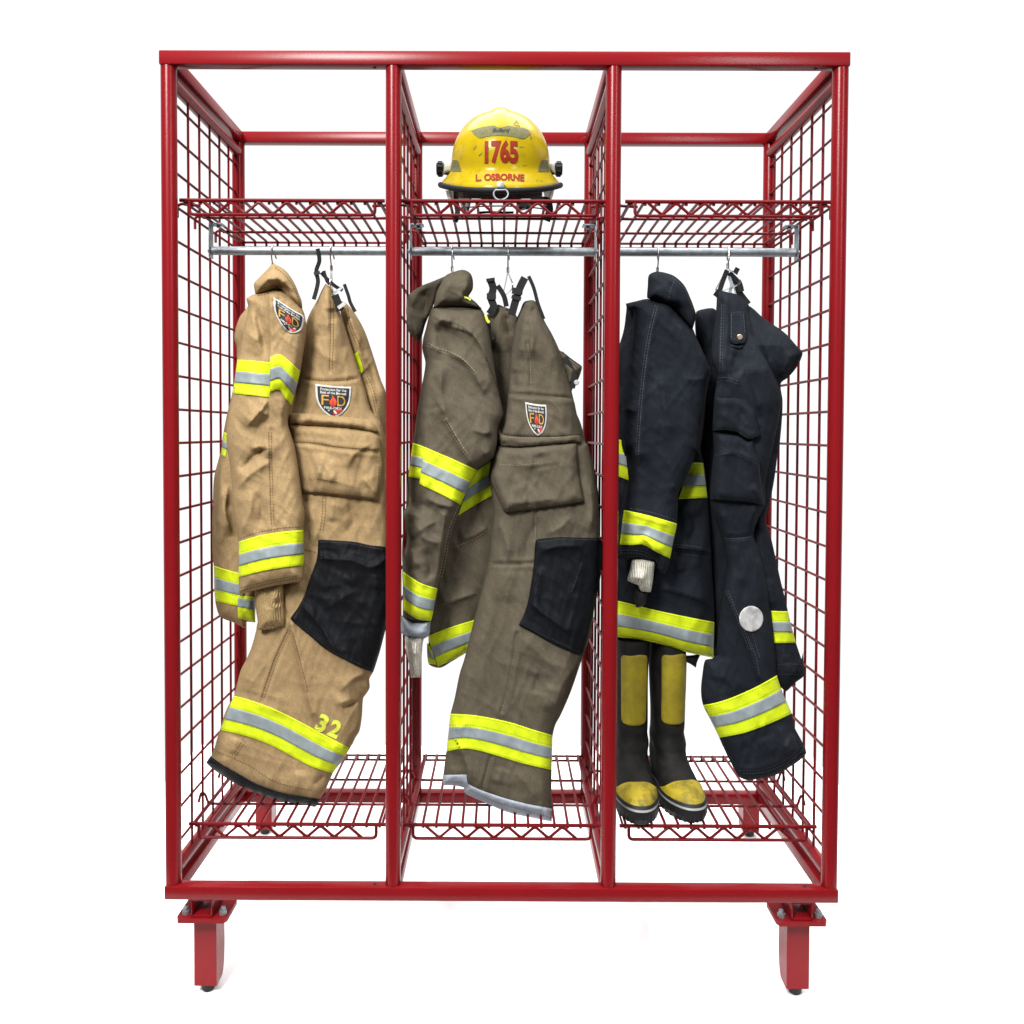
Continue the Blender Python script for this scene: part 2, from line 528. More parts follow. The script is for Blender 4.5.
def inside(poly, q):
    x, y = q[:, 0], q[:, 1]; r = np.zeros(len(q), bool)
    a = poly; b = np.roll(poly, -1, 0)
    for (x0, y0), (x1, y1) in zip(a, b):
        c = (y0 > y) != (y1 > y)
        with np.errstate(divide='ignore', invalid='ignore'):
            xi = (x1 - x0) * (y - y0) / (y1 - y0) + x0
        r ^= c & (x < xi)
    return r


def segdist(q, line, closed):
    """distance to a polyline, parameter along it (px), signed side, nearest point"""
    a = line; b = np.roll(line, -1, 0) if closed else line[1:]
    a = line if closed else line[:-1]
    best = np.full(len(q), 1e9); par = np.zeros(len(q)); sd = np.zeros(len(q)); near = np.zeros((len(q), 2)); acc = 0
    for p0, p1 in zip(a, b):
        d = p1 - p0; L = np.hypot(*d)
        if L < 1e-9: continue
        w = q - p0; t = np.clip((w @ d) / (L * L), 0, 1)
        c = p0 + t[:, None] * d; e = q - c; dd = np.hypot(e[:, 0], e[:, 1])
        m = dd < best
        best[m] = dd[m]; par[m] = acc + t[m] * L; near[m] = c[m]
        sd[m] = np.sign(d[0] * w[m, 1] - d[1] * w[m, 0])
        acc += L
    return best, par, sd, near, acc


RNG = np.random.default_rng(3)
PERM = RNG.permutation(512); PERM = np.concatenate([PERM, PERM])
GA = RNG.uniform(0, 2 * math.pi, 512); GV = np.stack([np.cos(GA), np.sin(GA)], 1)


def perlin(x, y):
    xi = np.floor(x).astype(int); yi = np.floor(y).astype(int); fx = x - xi; fy = y - yi
    def g(i, j, dx, dy):
        h = PERM[(PERM[i & 511] + j) & 511]; v = GV[h]; return v[:, 0] * dx + v[:, 1] * dy
    u = fx ** 3 * (fx * (fx * 6 - 15) + 10); v = fy ** 3 * (fy * (fy * 6 - 15) + 10)
    a = g(xi, yi, fx, fy); b = g(xi + 1, yi, fx - 1, fy); c = g(xi, yi + 1, fx, fy - 1); d = g(xi + 1, yi + 1, fx - 1, fy - 1)
    return (a + u * (b - a)) + v * ((c + u * (d - c)) - (a + u * (b - a)))


def wrinkle(q, ang, wl, wt, seed, ridged=True):
    """cloth creases running along ang (degrees in the picture plane, 90 = straight down); wl across, wt along"""
    a = math.radians(ang); u = q[:, 0] * math.cos(a) + q[:, 1] * math.sin(a); v = -q[:, 0] * math.sin(a) + q[:, 1] * math.cos(a)
    wob = perlin(u / (wt * .8) + seed * 7.1, v / (wl * 2.2) + seed * 3.3) * wl * .9
    n = perlin(u / wt + seed * 13.7, (v + wob) / wl + seed * 5.9)
    if ridged: return 1 - np.minimum(np.abs(n) * 2.6, 1) ** .8 - .45
    return n * 1.6


NOISES = dict(canvas=[(86, 34, 150, .0030, 0), (72, 16, 95, .0019, 1), (112, 14, 80, .0017, 1), (24, 18, 80, .0012, 1), (96, 9, 64, .0009, 1), (58, 10, 52, .0008, 1), (100, 7, 20, .0003, 0)],
              sleeve=[(85, 28, 120, .0028, 0), (62, 15, 80, .0020, 1), (118, 14, 75, .0019, 1), (16, 18, 70, .0015, 1), (98, 9, 56, .0010, 1), (40, 9, 46, .0009, 1), (100, 6, 18, .0003, 0)],
              flat=[(80, 20, 60, .0014, 0), (40, 14, 36, .0012, 1), (100, 8, 18, .0005, 0)],
              knit=[(88, 9, 40, .003, 0), (80, 5, 26, .0012, 1)])


WAMP = 1.65; FAMP = 2.05


class Sheet:
    """a cloth shape: real depth y0, rounded thickness, folds; over=another sheet it lies on"""
    def __init__(s, outline, y0=None, bulge=.04, R=20, back=None, over=None, lift=0., folds=(), grooves=(), noise='canvas', amp=1., seed=1, step=1.6, sink=.004, tilt=None, smooth=True):
        p = P(outline) if isinstance(outline, str) else np.asarray(outline, float)
        s.out = catmull(p, step) if smooth else catmull(p, step)
        s.y0 = y0; s.b = bulge; s.R = R; s.back = bulge if back is None else back; s.over = over; s.lift = lift; s.sink = sink
        s.folds = [(catmull(P(f[0]), 4, False),) + tuple(f[1:]) for f in folds]
        s.gro = [catmull(P(g), 4, False) for g in grooves]
        s.noise = NOISES[noise]; s.amp = amp; s.seed = seed; s.step = step; s.tilt = tilt

    def base(s, q):
        if s.over is not None: return s.over.y(q) - s.lift
        y = np.full(len(q), float(s.y0))
        if s.tilt is not None:      # lean: depth changes with picture height (ya at pya -> yb at pyb)
            pa, ya, pb, yb = s.tilt
            y = ya + (yb - ya) * np.clip((q[:, 1] - pa) / (pb - pa), 0, 1)
        return y

    def prof(s, q):
        d = segdist(q, s.out, True)[0]; d = np.where(inside(s.out, q), d, 0)
        return d, np.sqrt(np.maximum(0, 1 - (1 - np.minimum(d / s.R, 1)) ** 2))

    def detail(s, q, d):
        h = np.zeros(len(q)); k = s.seed
        for i, (a, wl, wt, am, rid) in enumerate(s.noise):
            h += wrinkle(q, a + ((k * 37 + i * 11) % 17 - 8), wl, wt, k * 1.37 + i * 2.1, rid) * am * s.amp * WAMP
        for f in s.folds:
            line, am, w1, w2 = f[:4]
            dd, par, sd, _, L = segdist(q, line, False)
            w = np.where(sd > 0, w1, w2)
            tp = np.clip(np.minimum(par, L - par) / (L * .22 + 1e-6), 0, 1) if len(f) < 5 else 1
            h += am * FAMP * np.exp(-(dd / w) ** 1.05) * np.maximum(tp, .0)
        for line in s.gro:
            dd = segdist(q, line, False)[0]
            h += -.0034 * np.exp(-(dd / 1.6) ** 2) + .0018 * np.exp(-((dd - 4) / 2.2) ** 2)
        return h * np.clip(d / 7, 0, 1)

    def y(s, q):
        q = np.asarray(q, float); d, pr = s.prof(q)
        return s.base(q) - s.b * pr - s.detail(q, d)

    def yb(s, q):
        q = np.asarray(q, float); d, pr = s.prof(q)
        return s.base(q) + s.back * pr + .6 * s.detail(q[:, ::-1] * .9, d)

    def snap(s, q):
        q = np.array(q, float); m = ~inside(s.out, q)
        if m.any(): q[m] = segdist(q[m], s.out, True)[3]
        return q

    def tri(s):
        o = s.out; lo = o.min(0); hi = o.max(0); st = s.step
        gx = np.arange(lo[0], hi[0], st); gy = np.arange(lo[1], hi[1], st * .866)
        X, Y = np.meshgrid(gx, gy); X = X + (np.arange(len(gy)) % 2)[:, None] * st * .5
        g = np.stack([X.ravel(), Y.ravel()], 1); g = g[inside(o, g)]
        g = g[segdist(g, o, True)[0] > st * .55]
        pts = np.concatenate([o, g]); n = len(o)
        r = delaunay_2d_cdt([Vector(p) for p in pts], [(i, (i + 1) % n) for i in range(n)], [], 1, 1e-5)
        v = np.array([tuple(p) for p in r[0]]); f = [list(t) for t in r[2]]
        # orient: picture y runs down
        ff = []
        for t in f:
            a, b, c = v[t[0]], v[t[1]], v[t[2]]
            cr = (b[0] - a[0]) * (c[1] - a[1]) - (b[1] - a[1]) * (c[0] - a[0])
            ff.append(t if cr < 0 else t[::-1])
        return v, ff

    def build(s, name, mat, par):
        v, f = s.tri(); n = len(v)
        yf = s.y(v); front = U(v[:, 0], v[:, 1], yf)
        cnt = {}
        for t in f:
            for a, b in zip(t, t[1:] + t[:1]): cnt[(a, b)] = 1
        edge = [(a, b) for (a, b) in cnt if (b, a) not in cnt]
        faces = list(f)
        if s.over is None:
            yb = s.yb(v); bd = set(i for e in edge for i in e)
            m = {}; extra = []
            for i in range(n):
                if i in bd: m[i] = i
                else: m[i] = n + len(extra); extra.append(i)
            bv = U(v[extra, 0], v[extra, 1], yb[extra])
            faces += [[m[i] for i in t[::-1]] for t in f]
            verts = np.concatenate([front, bv])
        else:
            m = {}; extra = []
            for a, b in edge:
                for i in (a, b):
                    if i not in m: m[i] = n + len(extra); extra.append(i)
            bv = U(v[extra, 0], v[extra, 1], yf[extra] + s.sink + s.lift)
            faces += [[b, a, m[a], m[b]] for a, b in edge]
            verts = np.concatenate([front, bv])
        return mk(name, verts, faces, mat, par)


def ribbon(sheet, top, bot, v0, v1, off, name, mat, par, wrap=True, nv=5, inset=0.0):
    """tape between two edge lines on a sheet (front, and carried round the back when wrap)"""
    A = catmull(P(top), 2.0, False); B = catmull(P(bot), 2.0, False)
    n = max(12, len(A))
    def rs(L):
        d = np.concatenate([[0], np.cumsum(np.hypot(*np.diff(L, axis=0).T))]); t = np.linspace(inset, 1 - inset, n) * d[-1]
        return np.stack([np.interp(t, d, L[:, 0]), np.interp(t, d, L[:, 1])], 1), d[-1]
    A, la = rs(A); B, lb = rs(B)
    nv = max(4, int(np.max(np.hypot(*(A - B).T)) * (v1 - v0) / 1.5))
    vs = np.linspace(v0, v1, nv)
    G = A[None] * (1 - vs[:, None, None]) + B[None] * vs[:, None, None]     # nv x n x 2
    q = sheet.snap(G.reshape(-1, 2))
    yf = sheet.y(q) - off
    Vf = U(q[:, 0], q[:, 1], yf)
    us = np.tile(np.linspace(0, max(la, lb) / 380., n), nv); vv = np.repeat(np.linspace(0, 1, nv), n)
    uv = list(zip(us, vv)); idx = np.arange(nv * n).reshape(nv, n)
    F = [[idx[j + 1, i], idx[j + 1, i + 1], idx[j, i + 1], idx[j, i]] for j in range(nv - 1) for i in range(n - 1)]
    V = [Vf]; k = nv * n
    if wrap and sheet.over is None:
        Vb = U(q[:, 0], q[:, 1], sheet.yb(q) + off); V.append(Vb); uv += list(zip(us, vv)); ib = idx + k
        F += [[ib[j, i], ib[j, i + 1], ib[j + 1, i + 1], ib[j + 1, i]] for j in range(nv - 1) for i in range(n - 1)]
        for i, fl in ((0, 0), (n - 1, 1)):
            for j in range(nv - 1):
                f = [idx[j, i], ib[j, i], ib[j + 1, i], idx[j + 1, i]]; F.append(f if fl == 0 else f[::-1])
        k *= 2
    # turned-in edges
    for j, fl in ((0, 0), (nv - 1, 1)):
        sk = U(q[idx[j], 0], q[idx[j], 1], yf[idx[j]] + off + .002); V.append(sk); uv += [uv[i] for i in idx[j]]
        ii = np.arange(k, k + n); k += n
        for i in range(n - 1):
            f = [idx[j, i], idx[j, i + 1], ii[i + 1], ii[i]]; F.append(f if fl == 0 else f[::-1])
    return mk(name, np.concatenate(V), F, mat, par, True, uv)


def stripe(sheet, root, top, bot, wrap=True, sil=(.36, .66), inset=0.0):
    y = ribbon(sheet, top, bot, 0, 1, .0030, 'reflective_stripe', M['yellow_tape'], root, wrap, 7, inset)
    ribbon(sheet, top, bot, sil[0], sil[1], .0042, 'silver_band', M['silver_tape'], y, wrap, 4, inset)
    return y


def stitches(sheet, lines, name, mat, par, double=0, w=.62, dash=2.0, gap=1.1, off=.0012):
    for ln in lines:
        V = []; F = []
        L = catmull(P(ln), .9, False)
        offs = (0,) if not double else (-double / 2, double / 2)
        d = np.concatenate([[0], np.cumsum(np.hypot(*np.diff(L, axis=0).T))]); tot = d[-1]
        t = 0.; pts = []
        at = lambda t: np.array([np.interp(t, d, L[:, 0]), np.interp(t, d, L[:, 1])])
        while t < tot - dash:
            a = at(t); b = at(t + dash); e = (b - a) / (np.hypot(*(b - a)) + 1e-9); nn = np.array([-e[1], e[0]])
            for o in offs:
                pts.append([a + nn * (o - w / 2), b + nn * (o - w / 2), b + nn * (o + w / 2), a + nn * (o + w / 2)])
            t += dash + gap
        if not pts: continue
        q = np.array(pts).reshape(-1, 2)
        for i in range(0, len(q), 4): F.append([i + 3, i + 2, i + 1, i])
        mk(name, U(q[:, 0], q[:, 1], sheet.y(q) - off), F, mat, par, False)


def text_mesh(txt, bold=0., shear=0., spacing=1., cuts=1):
    c = bpy.data.curves.new('t', 'FONT'); c.body = txt; c.size = 1; c.offset = bold; c.shear = shear; c.align_x = 'CENTER'
    c.space_character = spacing; c.resolution_u = 6; c.dimensions = '2D'; c.fill_mode = 'FRONT'
    o = bpy.data.objects.new('t', c); COL.objects.link(o)
    bpy.context.view_layer.update()
    me = bpy.data.meshes.new_from_object(o.evaluated_get(bpy.context.evaluated_depsgraph_get()))
    bpy.data.objects.remove(o); bpy.data.curves.remove(c)
    bm = bmesh.new(); bm.from_mesh(me); bpy.data.meshes.remove(me)
    bmesh.ops.remove_doubles(bm, verts=bm.verts[:], dist=1e-5)
    bmesh.ops.triangulate(bm, faces=bm.faces[:])
    for _ in range(cuts):
        e = [e for e in bm.edges if e.calc_length() > .12]
        if e: bmesh.ops.subdivide_edges(bm, edges=e, cuts=1); bmesh.ops.triangulate(bm, faces=bm.faces[:])
    bm.verts.index_update()
    v = np.array([x.co[:2] for x in bm.verts]); f = [[a.index for a in q.verts] for q in bm.faces]; bm.free()
    v[:, 1] -= (v[:, 1].min() + v[:, 1].max()) / 2; v[:, 0] -= (v[:, 0].min() + v[:, 0].max()) / 2
    ex = v.max(0) - v.min(0); v = v / ex          # unit box, centred
    return v, f


def cloth_text(sheet, txt, fr, box, mat, par, name='lettering', bold=.0, off=.0032, shear=0.):
    """fr maps patch unit coords (x right, y up) to pixels; box = (cx, cy, w, h) in those units"""
    v, f = text_mesh(txt, bold, shear)
    cx, cy, w, h = box
    q = np.array([fr(cx + a * w, cy + b * h) for a, b in v])
    return mk(name, U(q[:, 0], q[:, 1], sheet.y(q) - off), orient(q, f), mat, par, False)


def orient(q, f):
    out = []
    for t in f:
        a, b, c = q[t[0]], q[t[1]], q[t[2]]
        cr = (b[0] - a[0]) * (c[1] - a[1]) - (b[1] - a[1]) * (c[0] - a[0])
        out.append(list(t) if cr < 0 else list(t)[::-1])
    return out


SHIELD = [(-.5, .5), (-.25, .485), (0, .48), (.25, .485), (.5, .5), (.49, .2), (.45, -.02), (.37, -.2), (.22, -.38), (0, -.5), (-.22, -.38), (-.37, -.2), (-.45, -.02), (-.49, .2)]


def poly_on(sheet, pts, fr, mat, par, name, lift, step=1.3, sink=.003):
    q = np.array([fr(a, b) for a, b in pts])
    s = Sheet(q, over=sheet, lift=lift, bulge=.0, R=3, amp=0, step=step, sink=sink)
    return s, s.build(name, mat, par)


def emblem(sheet, root, tl, tr, bt):
    tl, tr, bt = P(tl)[0], P(tr)[0], P(bt)[0]
    mid = (tl + tr) / 2; ux = tr - tl; uy = mid - bt
    fr = lambda a, b: mid + ux * a - uy * (.5 - b)
    sb, patch = poly_on(sheet, SHIELD, fr, M['p_white'], root, 'fire_emblem_patch', .0028)
    poly_on(sheet, [(a * .88, b * .88 + .005) for a, b in SHIELD], fr, M['p_black'], patch, 'patch_field', .0036)
    g = lambda a, b: fr(a, b)
    o = .0044
    cloth_text(sheet, 'Protection for the', g, (0, .365, .72, .085), M['p_white'], patch, 'lettering', .02, o)
    cloth_text(sheet, 'Best of the Bravest', g, (0, .265, .72, .085), M['p_white'], patch, 'lettering', .02, o)
    cloth_text(sheet, 'F', g, (-.225, .03, .2, .31), M['p_yellow'], patch, 'lettering', .0, o)
    cloth_text(sheet, 'D', g, (.225, .03, .22, .31), M['p_yellow'], patch, 'lettering', .0, o)
    poly_on(sheet, [(-.02, .2), (.04, .1), (.1, .0), (.09, -.1), (0, -.16), (-.09, -.1), (-.1, 0), (-.05, .07)], g, M['p_orange'], patch, 'flame', .0046, .8)
    poly_on(sheet, [(.0, .06), (.04, -.02), (.03, -.1), (-.02, -.13), (-.05, -.07), (-.03, 0)], g, M['p_red'], patch, 'flame', .0052, .8)
    cloth_text(sheet, 'FIRE-DEX', g, (0, -.205, .5, .075), M['p_white'], patch, 'lettering', .02, o)
    poly_on(sheet, [(.02, -.27), (.27, -.25), (.16, -.36), (.0, -.43)], g, M['p_red'], patch, 'flag_ribbon', .0046, .8)
    poly_on(sheet, [(.0, -.29), (.05, -.28), (.12, -.37), (.08, -.4)], g, M['p_white'], patch, 'flag_ribbon', .005, .6)
    poly_on(sheet, [(-.14, -.27), (-.1, -.27), (-.1, -.31), (-.14, -.31)], g, M['p_white'], patch, 'star', .0046, .6)
    return patch


def strap(pts, w, y, name, mat, par, th=.003, ys=None):
    """webbing strap: flat band following photo points at depth y (or one depth per point in ys)"""
    p0 = P(pts); yy = np.full(len(p0), y) if ys is None else np.array(ys, float)
    L = catmull(p0, 2.0, False)
    d0 = np.concatenate([[0], np.cumsum(np.hypot(*np.diff(p0, axis=0).T))]); d = np.concatenate([[0], np.cumsum(np.hypot(*np.diff(L, axis=0).T))])
    yv = np.interp(d / d[-1], d0 / d0[-1], yy)
    tg = np.gradient(L, axis=0); tg /= np.hypot(tg[:, 0], tg[:, 1])[:, None] + 1e-9; nn = np.stack([-tg[:, 1], tg[:, 0]], 1)
    a = L + nn * w / 2; b = L - nn * w / 2; n = len(L)
    V = np.concatenate([U(a[:, 0], a[:, 1], yv), U(b[:, 0], b[:, 1], yv), U(b[:, 0], b[:, 1], yv + th), U(a[:, 0], a[:, 1], yv + th)])
    F = []
    for i in range(n - 1):
        for k in range(4):
            k2 = (k + 1) % 4; F.append([k * n + i, k * n + i + 1, k2 * n + i + 1, k2 * n + i])
    F += [[0, n, 2 * n, 3 * n], [n - 1, 4 * n - 1, 3 * n - 1, 2 * n - 1]]
    o = mk(name, V, F, mat, par, False)
    bm = bmesh.new(); bm.from_mesh(o.data); bmesh.ops.recalc_face_normals(bm, faces=bm.faces[:]); bm.to_mesh(o.data); bm.free()
    return o


def disc(px, py, y, r, th, mat, name, par, seg=20):
    c = U(px, py, y); x, yy, z = map(float, c)
    return MB().tube([(x, yy, z), (x, yy - th * .7, z), (x, yy - th, z)], [r, r, r * .8], seg).build(name, mat, par)


def garment(name, px, py, label, cat, group):
    p = U(px, py, .26); return thing(name, tuple(float(a) for a in p), label, cat, group)


def hanger(px, py_neck, label, arms=.17, drop=.07, mat='chrome', skew=0.):
    """wire hanger hooked over the rod, shoulders running front to back"""
    x = float(U(px, 250, RY)[0]); zn = float(U(px, py_neck, RY)[2])
    h = thing('coat_hanger', (x, RY, RZ), label, 'hanger', 'wire hangers on the hanging rods')
    r = .0148
    pts = [(x, RY, zn), (x, RY - .004, zn + .012), (x, RY - r, RZ - .02), (x, RY - r, RZ)]
    pts += [(x, RY - r * math.cos(a), RZ + r * math.sin(a)) for a in np.linspace(.3, math.pi, 9)]
    pts += [(x + .003, RY + r, RZ - .012), (x + .004, RY + r + .003, RZ - .018)]
    MB().tube(pts, .0021, 8).build('hook', M[mat], h)
    ring = roundpath([(x, RY, zn), (x - skew, RY + arms, zn - drop), (x - skew, RY + arms - .01, zn - drop - .012), (x + skew, RY - arms + .01, zn - drop - .012), (x + skew, RY - arms, zn - drop), (x, RY, zn)], .01)
    MB().tube(ring, .002, 8).build('shoulder_wire', M[mat], h)
    MB().tube([(x, RY, zn - .002), (x, RY - .001, zn + .012)], .0042, 8).build('neck_twist', M[mat], h)
    return h


# ================================================================== GARMENTS
JG = 'fire jackets hanging on the rods'; TG = 'fire trousers hanging on the rods'

# ------------------------------------------------ tan jacket (left bay)
j = garment('fire_jacket', 262, 620, 'tan fire jacket with an emblem on its shoulder and two lime tape bands', 'fire jacket', JG)
hanger(273, 268, 'wire hanger holding the tan jacket', arms=.06, drop=.05)
body = Sheet('A 320,262 276,285 284,318 240,380 216,470 228,530 225,620 205,750 180,850 160,960 152,1020 B 140,140 118,230 112,330 108,500 110,600 116,670 120,800 130,870 150,912 215,940 268,968 276,935 318,938 330,790 400,700 470,500 500,100 A 520,700 530,500 520,330 430,240',
             .235, .05, 26, .13, seed=3, amp=1.0,
             folds=[('B 165,20 150,200 160,380 180,520', .012, 4, 10), ('B 190,260 170,380 200,520', .009, 8, 3), ('B 120,420 160,480 150,560', .006, 4, 4), ('A 250,480 300,420 330,380', .008, 5, 9)])
body.build('jacket_body', M['tan'], j)
slv = Sheet('A 320,262 276,285 284,330 262,430 240,560 230,590 208,750 190,850 B 178,20 180,80 192,150 205,260 207,350 216,430 238,545 236,640 240,803 300,786 400,764 480,748 550,736 556,660 553,490 560,410 550,350 530,200 510,80 485,0 A 478,900 480,850 500,790 530,680 545,600 562,480 566,405 545,330 480,262 420,237',
            .15, .05, 19, .05, noise='sleeve', seed=5, amp=.9, tilt=(290, .17, 600, .13),
            folds=[('A 392,250 394,400 395,560 392,740', .012, 3, 14, 1), ('A 392,560 420,690 440,740', .005, 10, 10),
                   ('A 320,330 345,440 375,560', -.010, 5, 7), ('A 300,330 325,450 350,560', .007, 7, 5),
                   ('A 270,915 330,850 390,765', .013, 3, 11), ('A 335,825 360,848 385,852', .007, 2.5, 5),
                   ('B 245,200 320,120 380,88', -.008, 4, 4), ('B 290,100 340,82 382,92 375,140', .008, 3, 6),
                   ('B 235,290 290,220 400,150', .006, 4, 8), ('B 240,520 290,400 300,290', .007, 6, 6), ('B 320,300 350,380 340,480', -.006, 6, 6),
                   ('A 430,760 470,880 500,1010', .006, 8, 8), ('A 450,470 500,430 550,430', -.005, 5, 5), ('A 260,430 300,470 345,500', .006, 4, 8)],
            grooves=['A 430,250 440,285 408,300', 'B 395,0 400,250 408,470'])
slv.build('sleeve', M['tan'], j)
stitches(slv, ['B 390,10 395,250 403,470', 'B 245,700 400,655 552,645'], 'seam_stitching', M['tan_dark'], j, 2.6)
stitches(slv, ['B 245,528 340,497 450,478 553,472', 'B 246,770 400,732 548,708', 'B 246,785 400,745 548,720', 'A 330,272 430,250'], 'seam_stitching', M['tan_dark'], j)
col = Sheet('A 405,117 370,150 330,190 312,212 314,240 320,266 370,258 430,244 450,262 475,285 520,320 548,345 545,300 528,255 515,222 490,178 455,140', .17, .05, 16, .08, noise='sleeve', seed=9, amp=.8,
            folds=[('A 405,140 370,190 345,235', .008, 3, 8), ('A 420,150 450,200 520,260 545,320', .010, 3, 9), ('A 415,190 460,230 480,280', -.008, 3, 5), ('A 330,215 380,190 430,200 470,240', .006, 3, 6), ('A 430,215 436,240', -.01, 4, 4)])
col.build('collar', M['tan'], j)
stitches(col, ['A 330,245 400,225 440,235', 'A 415,132 470,180 515,250 540,325'], 'seam_stitching', M['tan_dark'], j)
kn = Sheet('B 320,770 318,850 328,920 335,976 380,972 420,965 440,955 455,960 462,900 456,830 455,740', .155, .03, 14, .03, noise='knit', seed=4,
           folds=[('B 440,800 400,825 395,850 430,865 450,850', .006, 3, 4), ('B 380,850 375,900 390,960', .006, 4, 6), ('B 425,830 440,850', -.004, 4, 4)])
kn.build('knit_cuff', M['tan_knit'], j)
stripe(slv, j, 'A 232,584 310,589 391,597', 'A 208,750 300,758 389,768', sil=(.34, .67), wrap=False)
stripe(slv, j, 'A 392,572 438,558 485,592 537,640', 'A 391,742 432,728 465,770 494,810', sil=(.34, .68), wrap=False)
stripe(slv, j, 'B 238,545 340,515 450,497 555,488', 'B 237,720 340,692 450,672 555,660', sil=(.36, .68))
stripe(body, j, 'A 165,935 190,950', 'A 152,1050 172,1060')
stripe(body, j, 'B 116,662 180,682 262,705', 'B 121,832 180,848 262,862', sil=(.33, .66))
stripe(body, j, 'B 232,806 280,812 320,816', 'B 234,918 275,926 320,942', sil=(.12, .5))
emblem(slv, j, 'A 408,278', 'A 556,372', 'A 478,448')

# ------------------------------------------------ tan trousers (left bay)
t = garment('fire_trousers', 280, 805, 'tan fire trousers with a black knee patch and the lime number 32', 'fire trousers', TG)
hanger(331.5, 270, 'wire hanger holding the tan trousers by black braces', arms=.08, drop=.045, skew=.012)
wb = Sheet('A 640,262 610,310 575,380 552,470 535,560 515,680 490,790 480,900 600,860 690,700 690,400', .30, .03, 16, .04, seed=14)
wb.build('waist_back', M['tan'], t)
bk = Sheet('A 725,290 745,300 765,312 800,352 850,440 892,560 930,680 955,750 960,1000 B 965,540 900,560 820,500 A 860,900 790,640 745,420', .30, .05, 22, .06, seed=12,
           folds=[('A 770,330 800,450 850,620', .010, 4, 9), ('A 830,480 880,620 920,760', -.008, 6, 6), ('A 840,640 880,600 900,560', .006, 4, 6), ('A 860,700 900,850 920,960', .007, 5, 8)], grooves=['A 765,330 790,430 850,560'])
bk.build('back_leg', M['tan'], t)
stitches(bk, ['A 760,330 785,430 830,530', 'A 850,650 890,740 915,850'], 'seam_stitching', M['tan_dark'], t, 2.6)
stripe(bk, t, 'A 798,560 820,543', 'A 826,662 848,640', wrap=False, sil=(.99, 1.0))
leg = Sheet('A 660,213 640,250 622,292 605,350 588,405 572,470 562,580 545,680 515,770 480,840 440,900 B 470,0 480,150 500,330 470,560 420,760 C 330,60 322,100 300,180 275,240 248,292 230,360 214,420 190,460 168,510 150,570 140,600 122,660 104,708 80,744 110,775 150,802 220,845 300,882 390,915 480,938 560,950 612,960 630,925 660,880 700,792 740,740 782,672 808,620 826,590 838,520 845,430 862,405 876,378 875,335 892,303 925,200 950,90 B 972,850 972,600 A 955,1010 935,900 885,830 858,745 830,655 800,560 765,450 738,370 718,312 705,265 690,234',
            .225, .05, 20, .07, seed=7, amp=1.0, tilt=(290, .25, 640, .21),
            folds=[('A 660,230 640,330 610,460', .008, 6, 9), ('A 690,260 720,370 760,520', .007, 8, 4), ('A 700,330 710,400', -.006, 5, 5), ('A 600,480 650,560 740,600', .005, 7, 9),
                   ('C 490,60 530,220 570,400 600,500', .010, 2.5, 10, 1), ('C 600,120 700,190 820,300', .006, 6, 10), ('C 730,400 800,330 870,310', .007, 4, 8), ('C 700,460 790,440 850,440', .006, 4, 6), ('C 840,430 770,470 740,480', -.006, 4, 4),
                   ('C 340,120 300,260 260,400', .006, 10, 10), ('C 230,620 200,700', .005, 6, 6), ('C 520,780 510,900', .007, 3, 8), ('C 440,400 410,520', .004, 8, 8),
                   ('B 560,350 620,480 600,560', .006, 6, 8), ('B 760,360 800,440 740,520', -.006, 8, 8), ('B 700,340 690,450', .005, 6, 6), ('C 700,640 690,760', .005, 4, 8), ('C 660,800 600,860', -.005, 5, 5)],
            grooves=['A 690,250 688,450 682,640', 'A 545,675 640,690 760,685 830,670', 'C 490,90 430,220 390,330 350,450'])
leg.build('front_leg', M['tan'], t)
stitches(leg, ['A 692,300 692,450 686,640', 'C 485,95 425,225 385,335 350,440', 'C 265,635 230,690 200,730', 'B 655,330 650,430 640,500'], 'seam_stitching', M['tan_dark'], t, 2.8)
stitches(leg, ['A 550,672 640,686 760,682 826,668', 'B 560,585 620,598', 'C 500,110 530,220 575,400', 'C 130,690 290,760 420,840 600,880'], 'seam_stitching', M['tan_dark'], t)
flap = Sheet('A 485,845 480,880 482,898 600,905 720,912 820,922 905,940 920,935 890,885 850,873 760,862 640,852 560,845', over=leg, lift=.006, bulge=.012, R=6, noise='flat', seed=2, sink=.012, folds=[('A 490,880 650,890 800,905 900,925', .005, 3, 6), ('A 560,850 600,870', .004, 3, 5)])
flap.build('pocket_flap', M['tan'], t)
pk = Sheet('A 484,900 600,907 730,915 850,930 900,942 B 925,40 936,110 940,180 935,230 920,345 870,338 760,325 640,312 545,300 520,200 500,80', over=leg, lift=.005, bulge=.018, R=9, noise='canvas', seed=6, amp=.9, sink=.02,
           folds=[('B 640,110 630,180 620,240', .007, 4, 8), ('B 840,230 890,290 915,330', .008, 2.5, 6), ('B 770,190 800,120 900,60', .006, 4, 8), ('B 700,140 690,260', .005, 7, 7), ('B 915,90 930,180', -.006, 3, 3), ('B 560,230 700,250 850,290', .004, 4, 8)], grooves=['B 500,65 600,70 720,90 915,108'])
pk.build('cargo_pocket', M['tan'], t)
stitches(pk, ['B 505,58 600,63 720,82 912,98', 'B 560,300 640,308 760,320 915,338', 'B 620,240 720,255', 'B 928,100 915,330'], 'seam_stitching', M['tan_dark'], t)
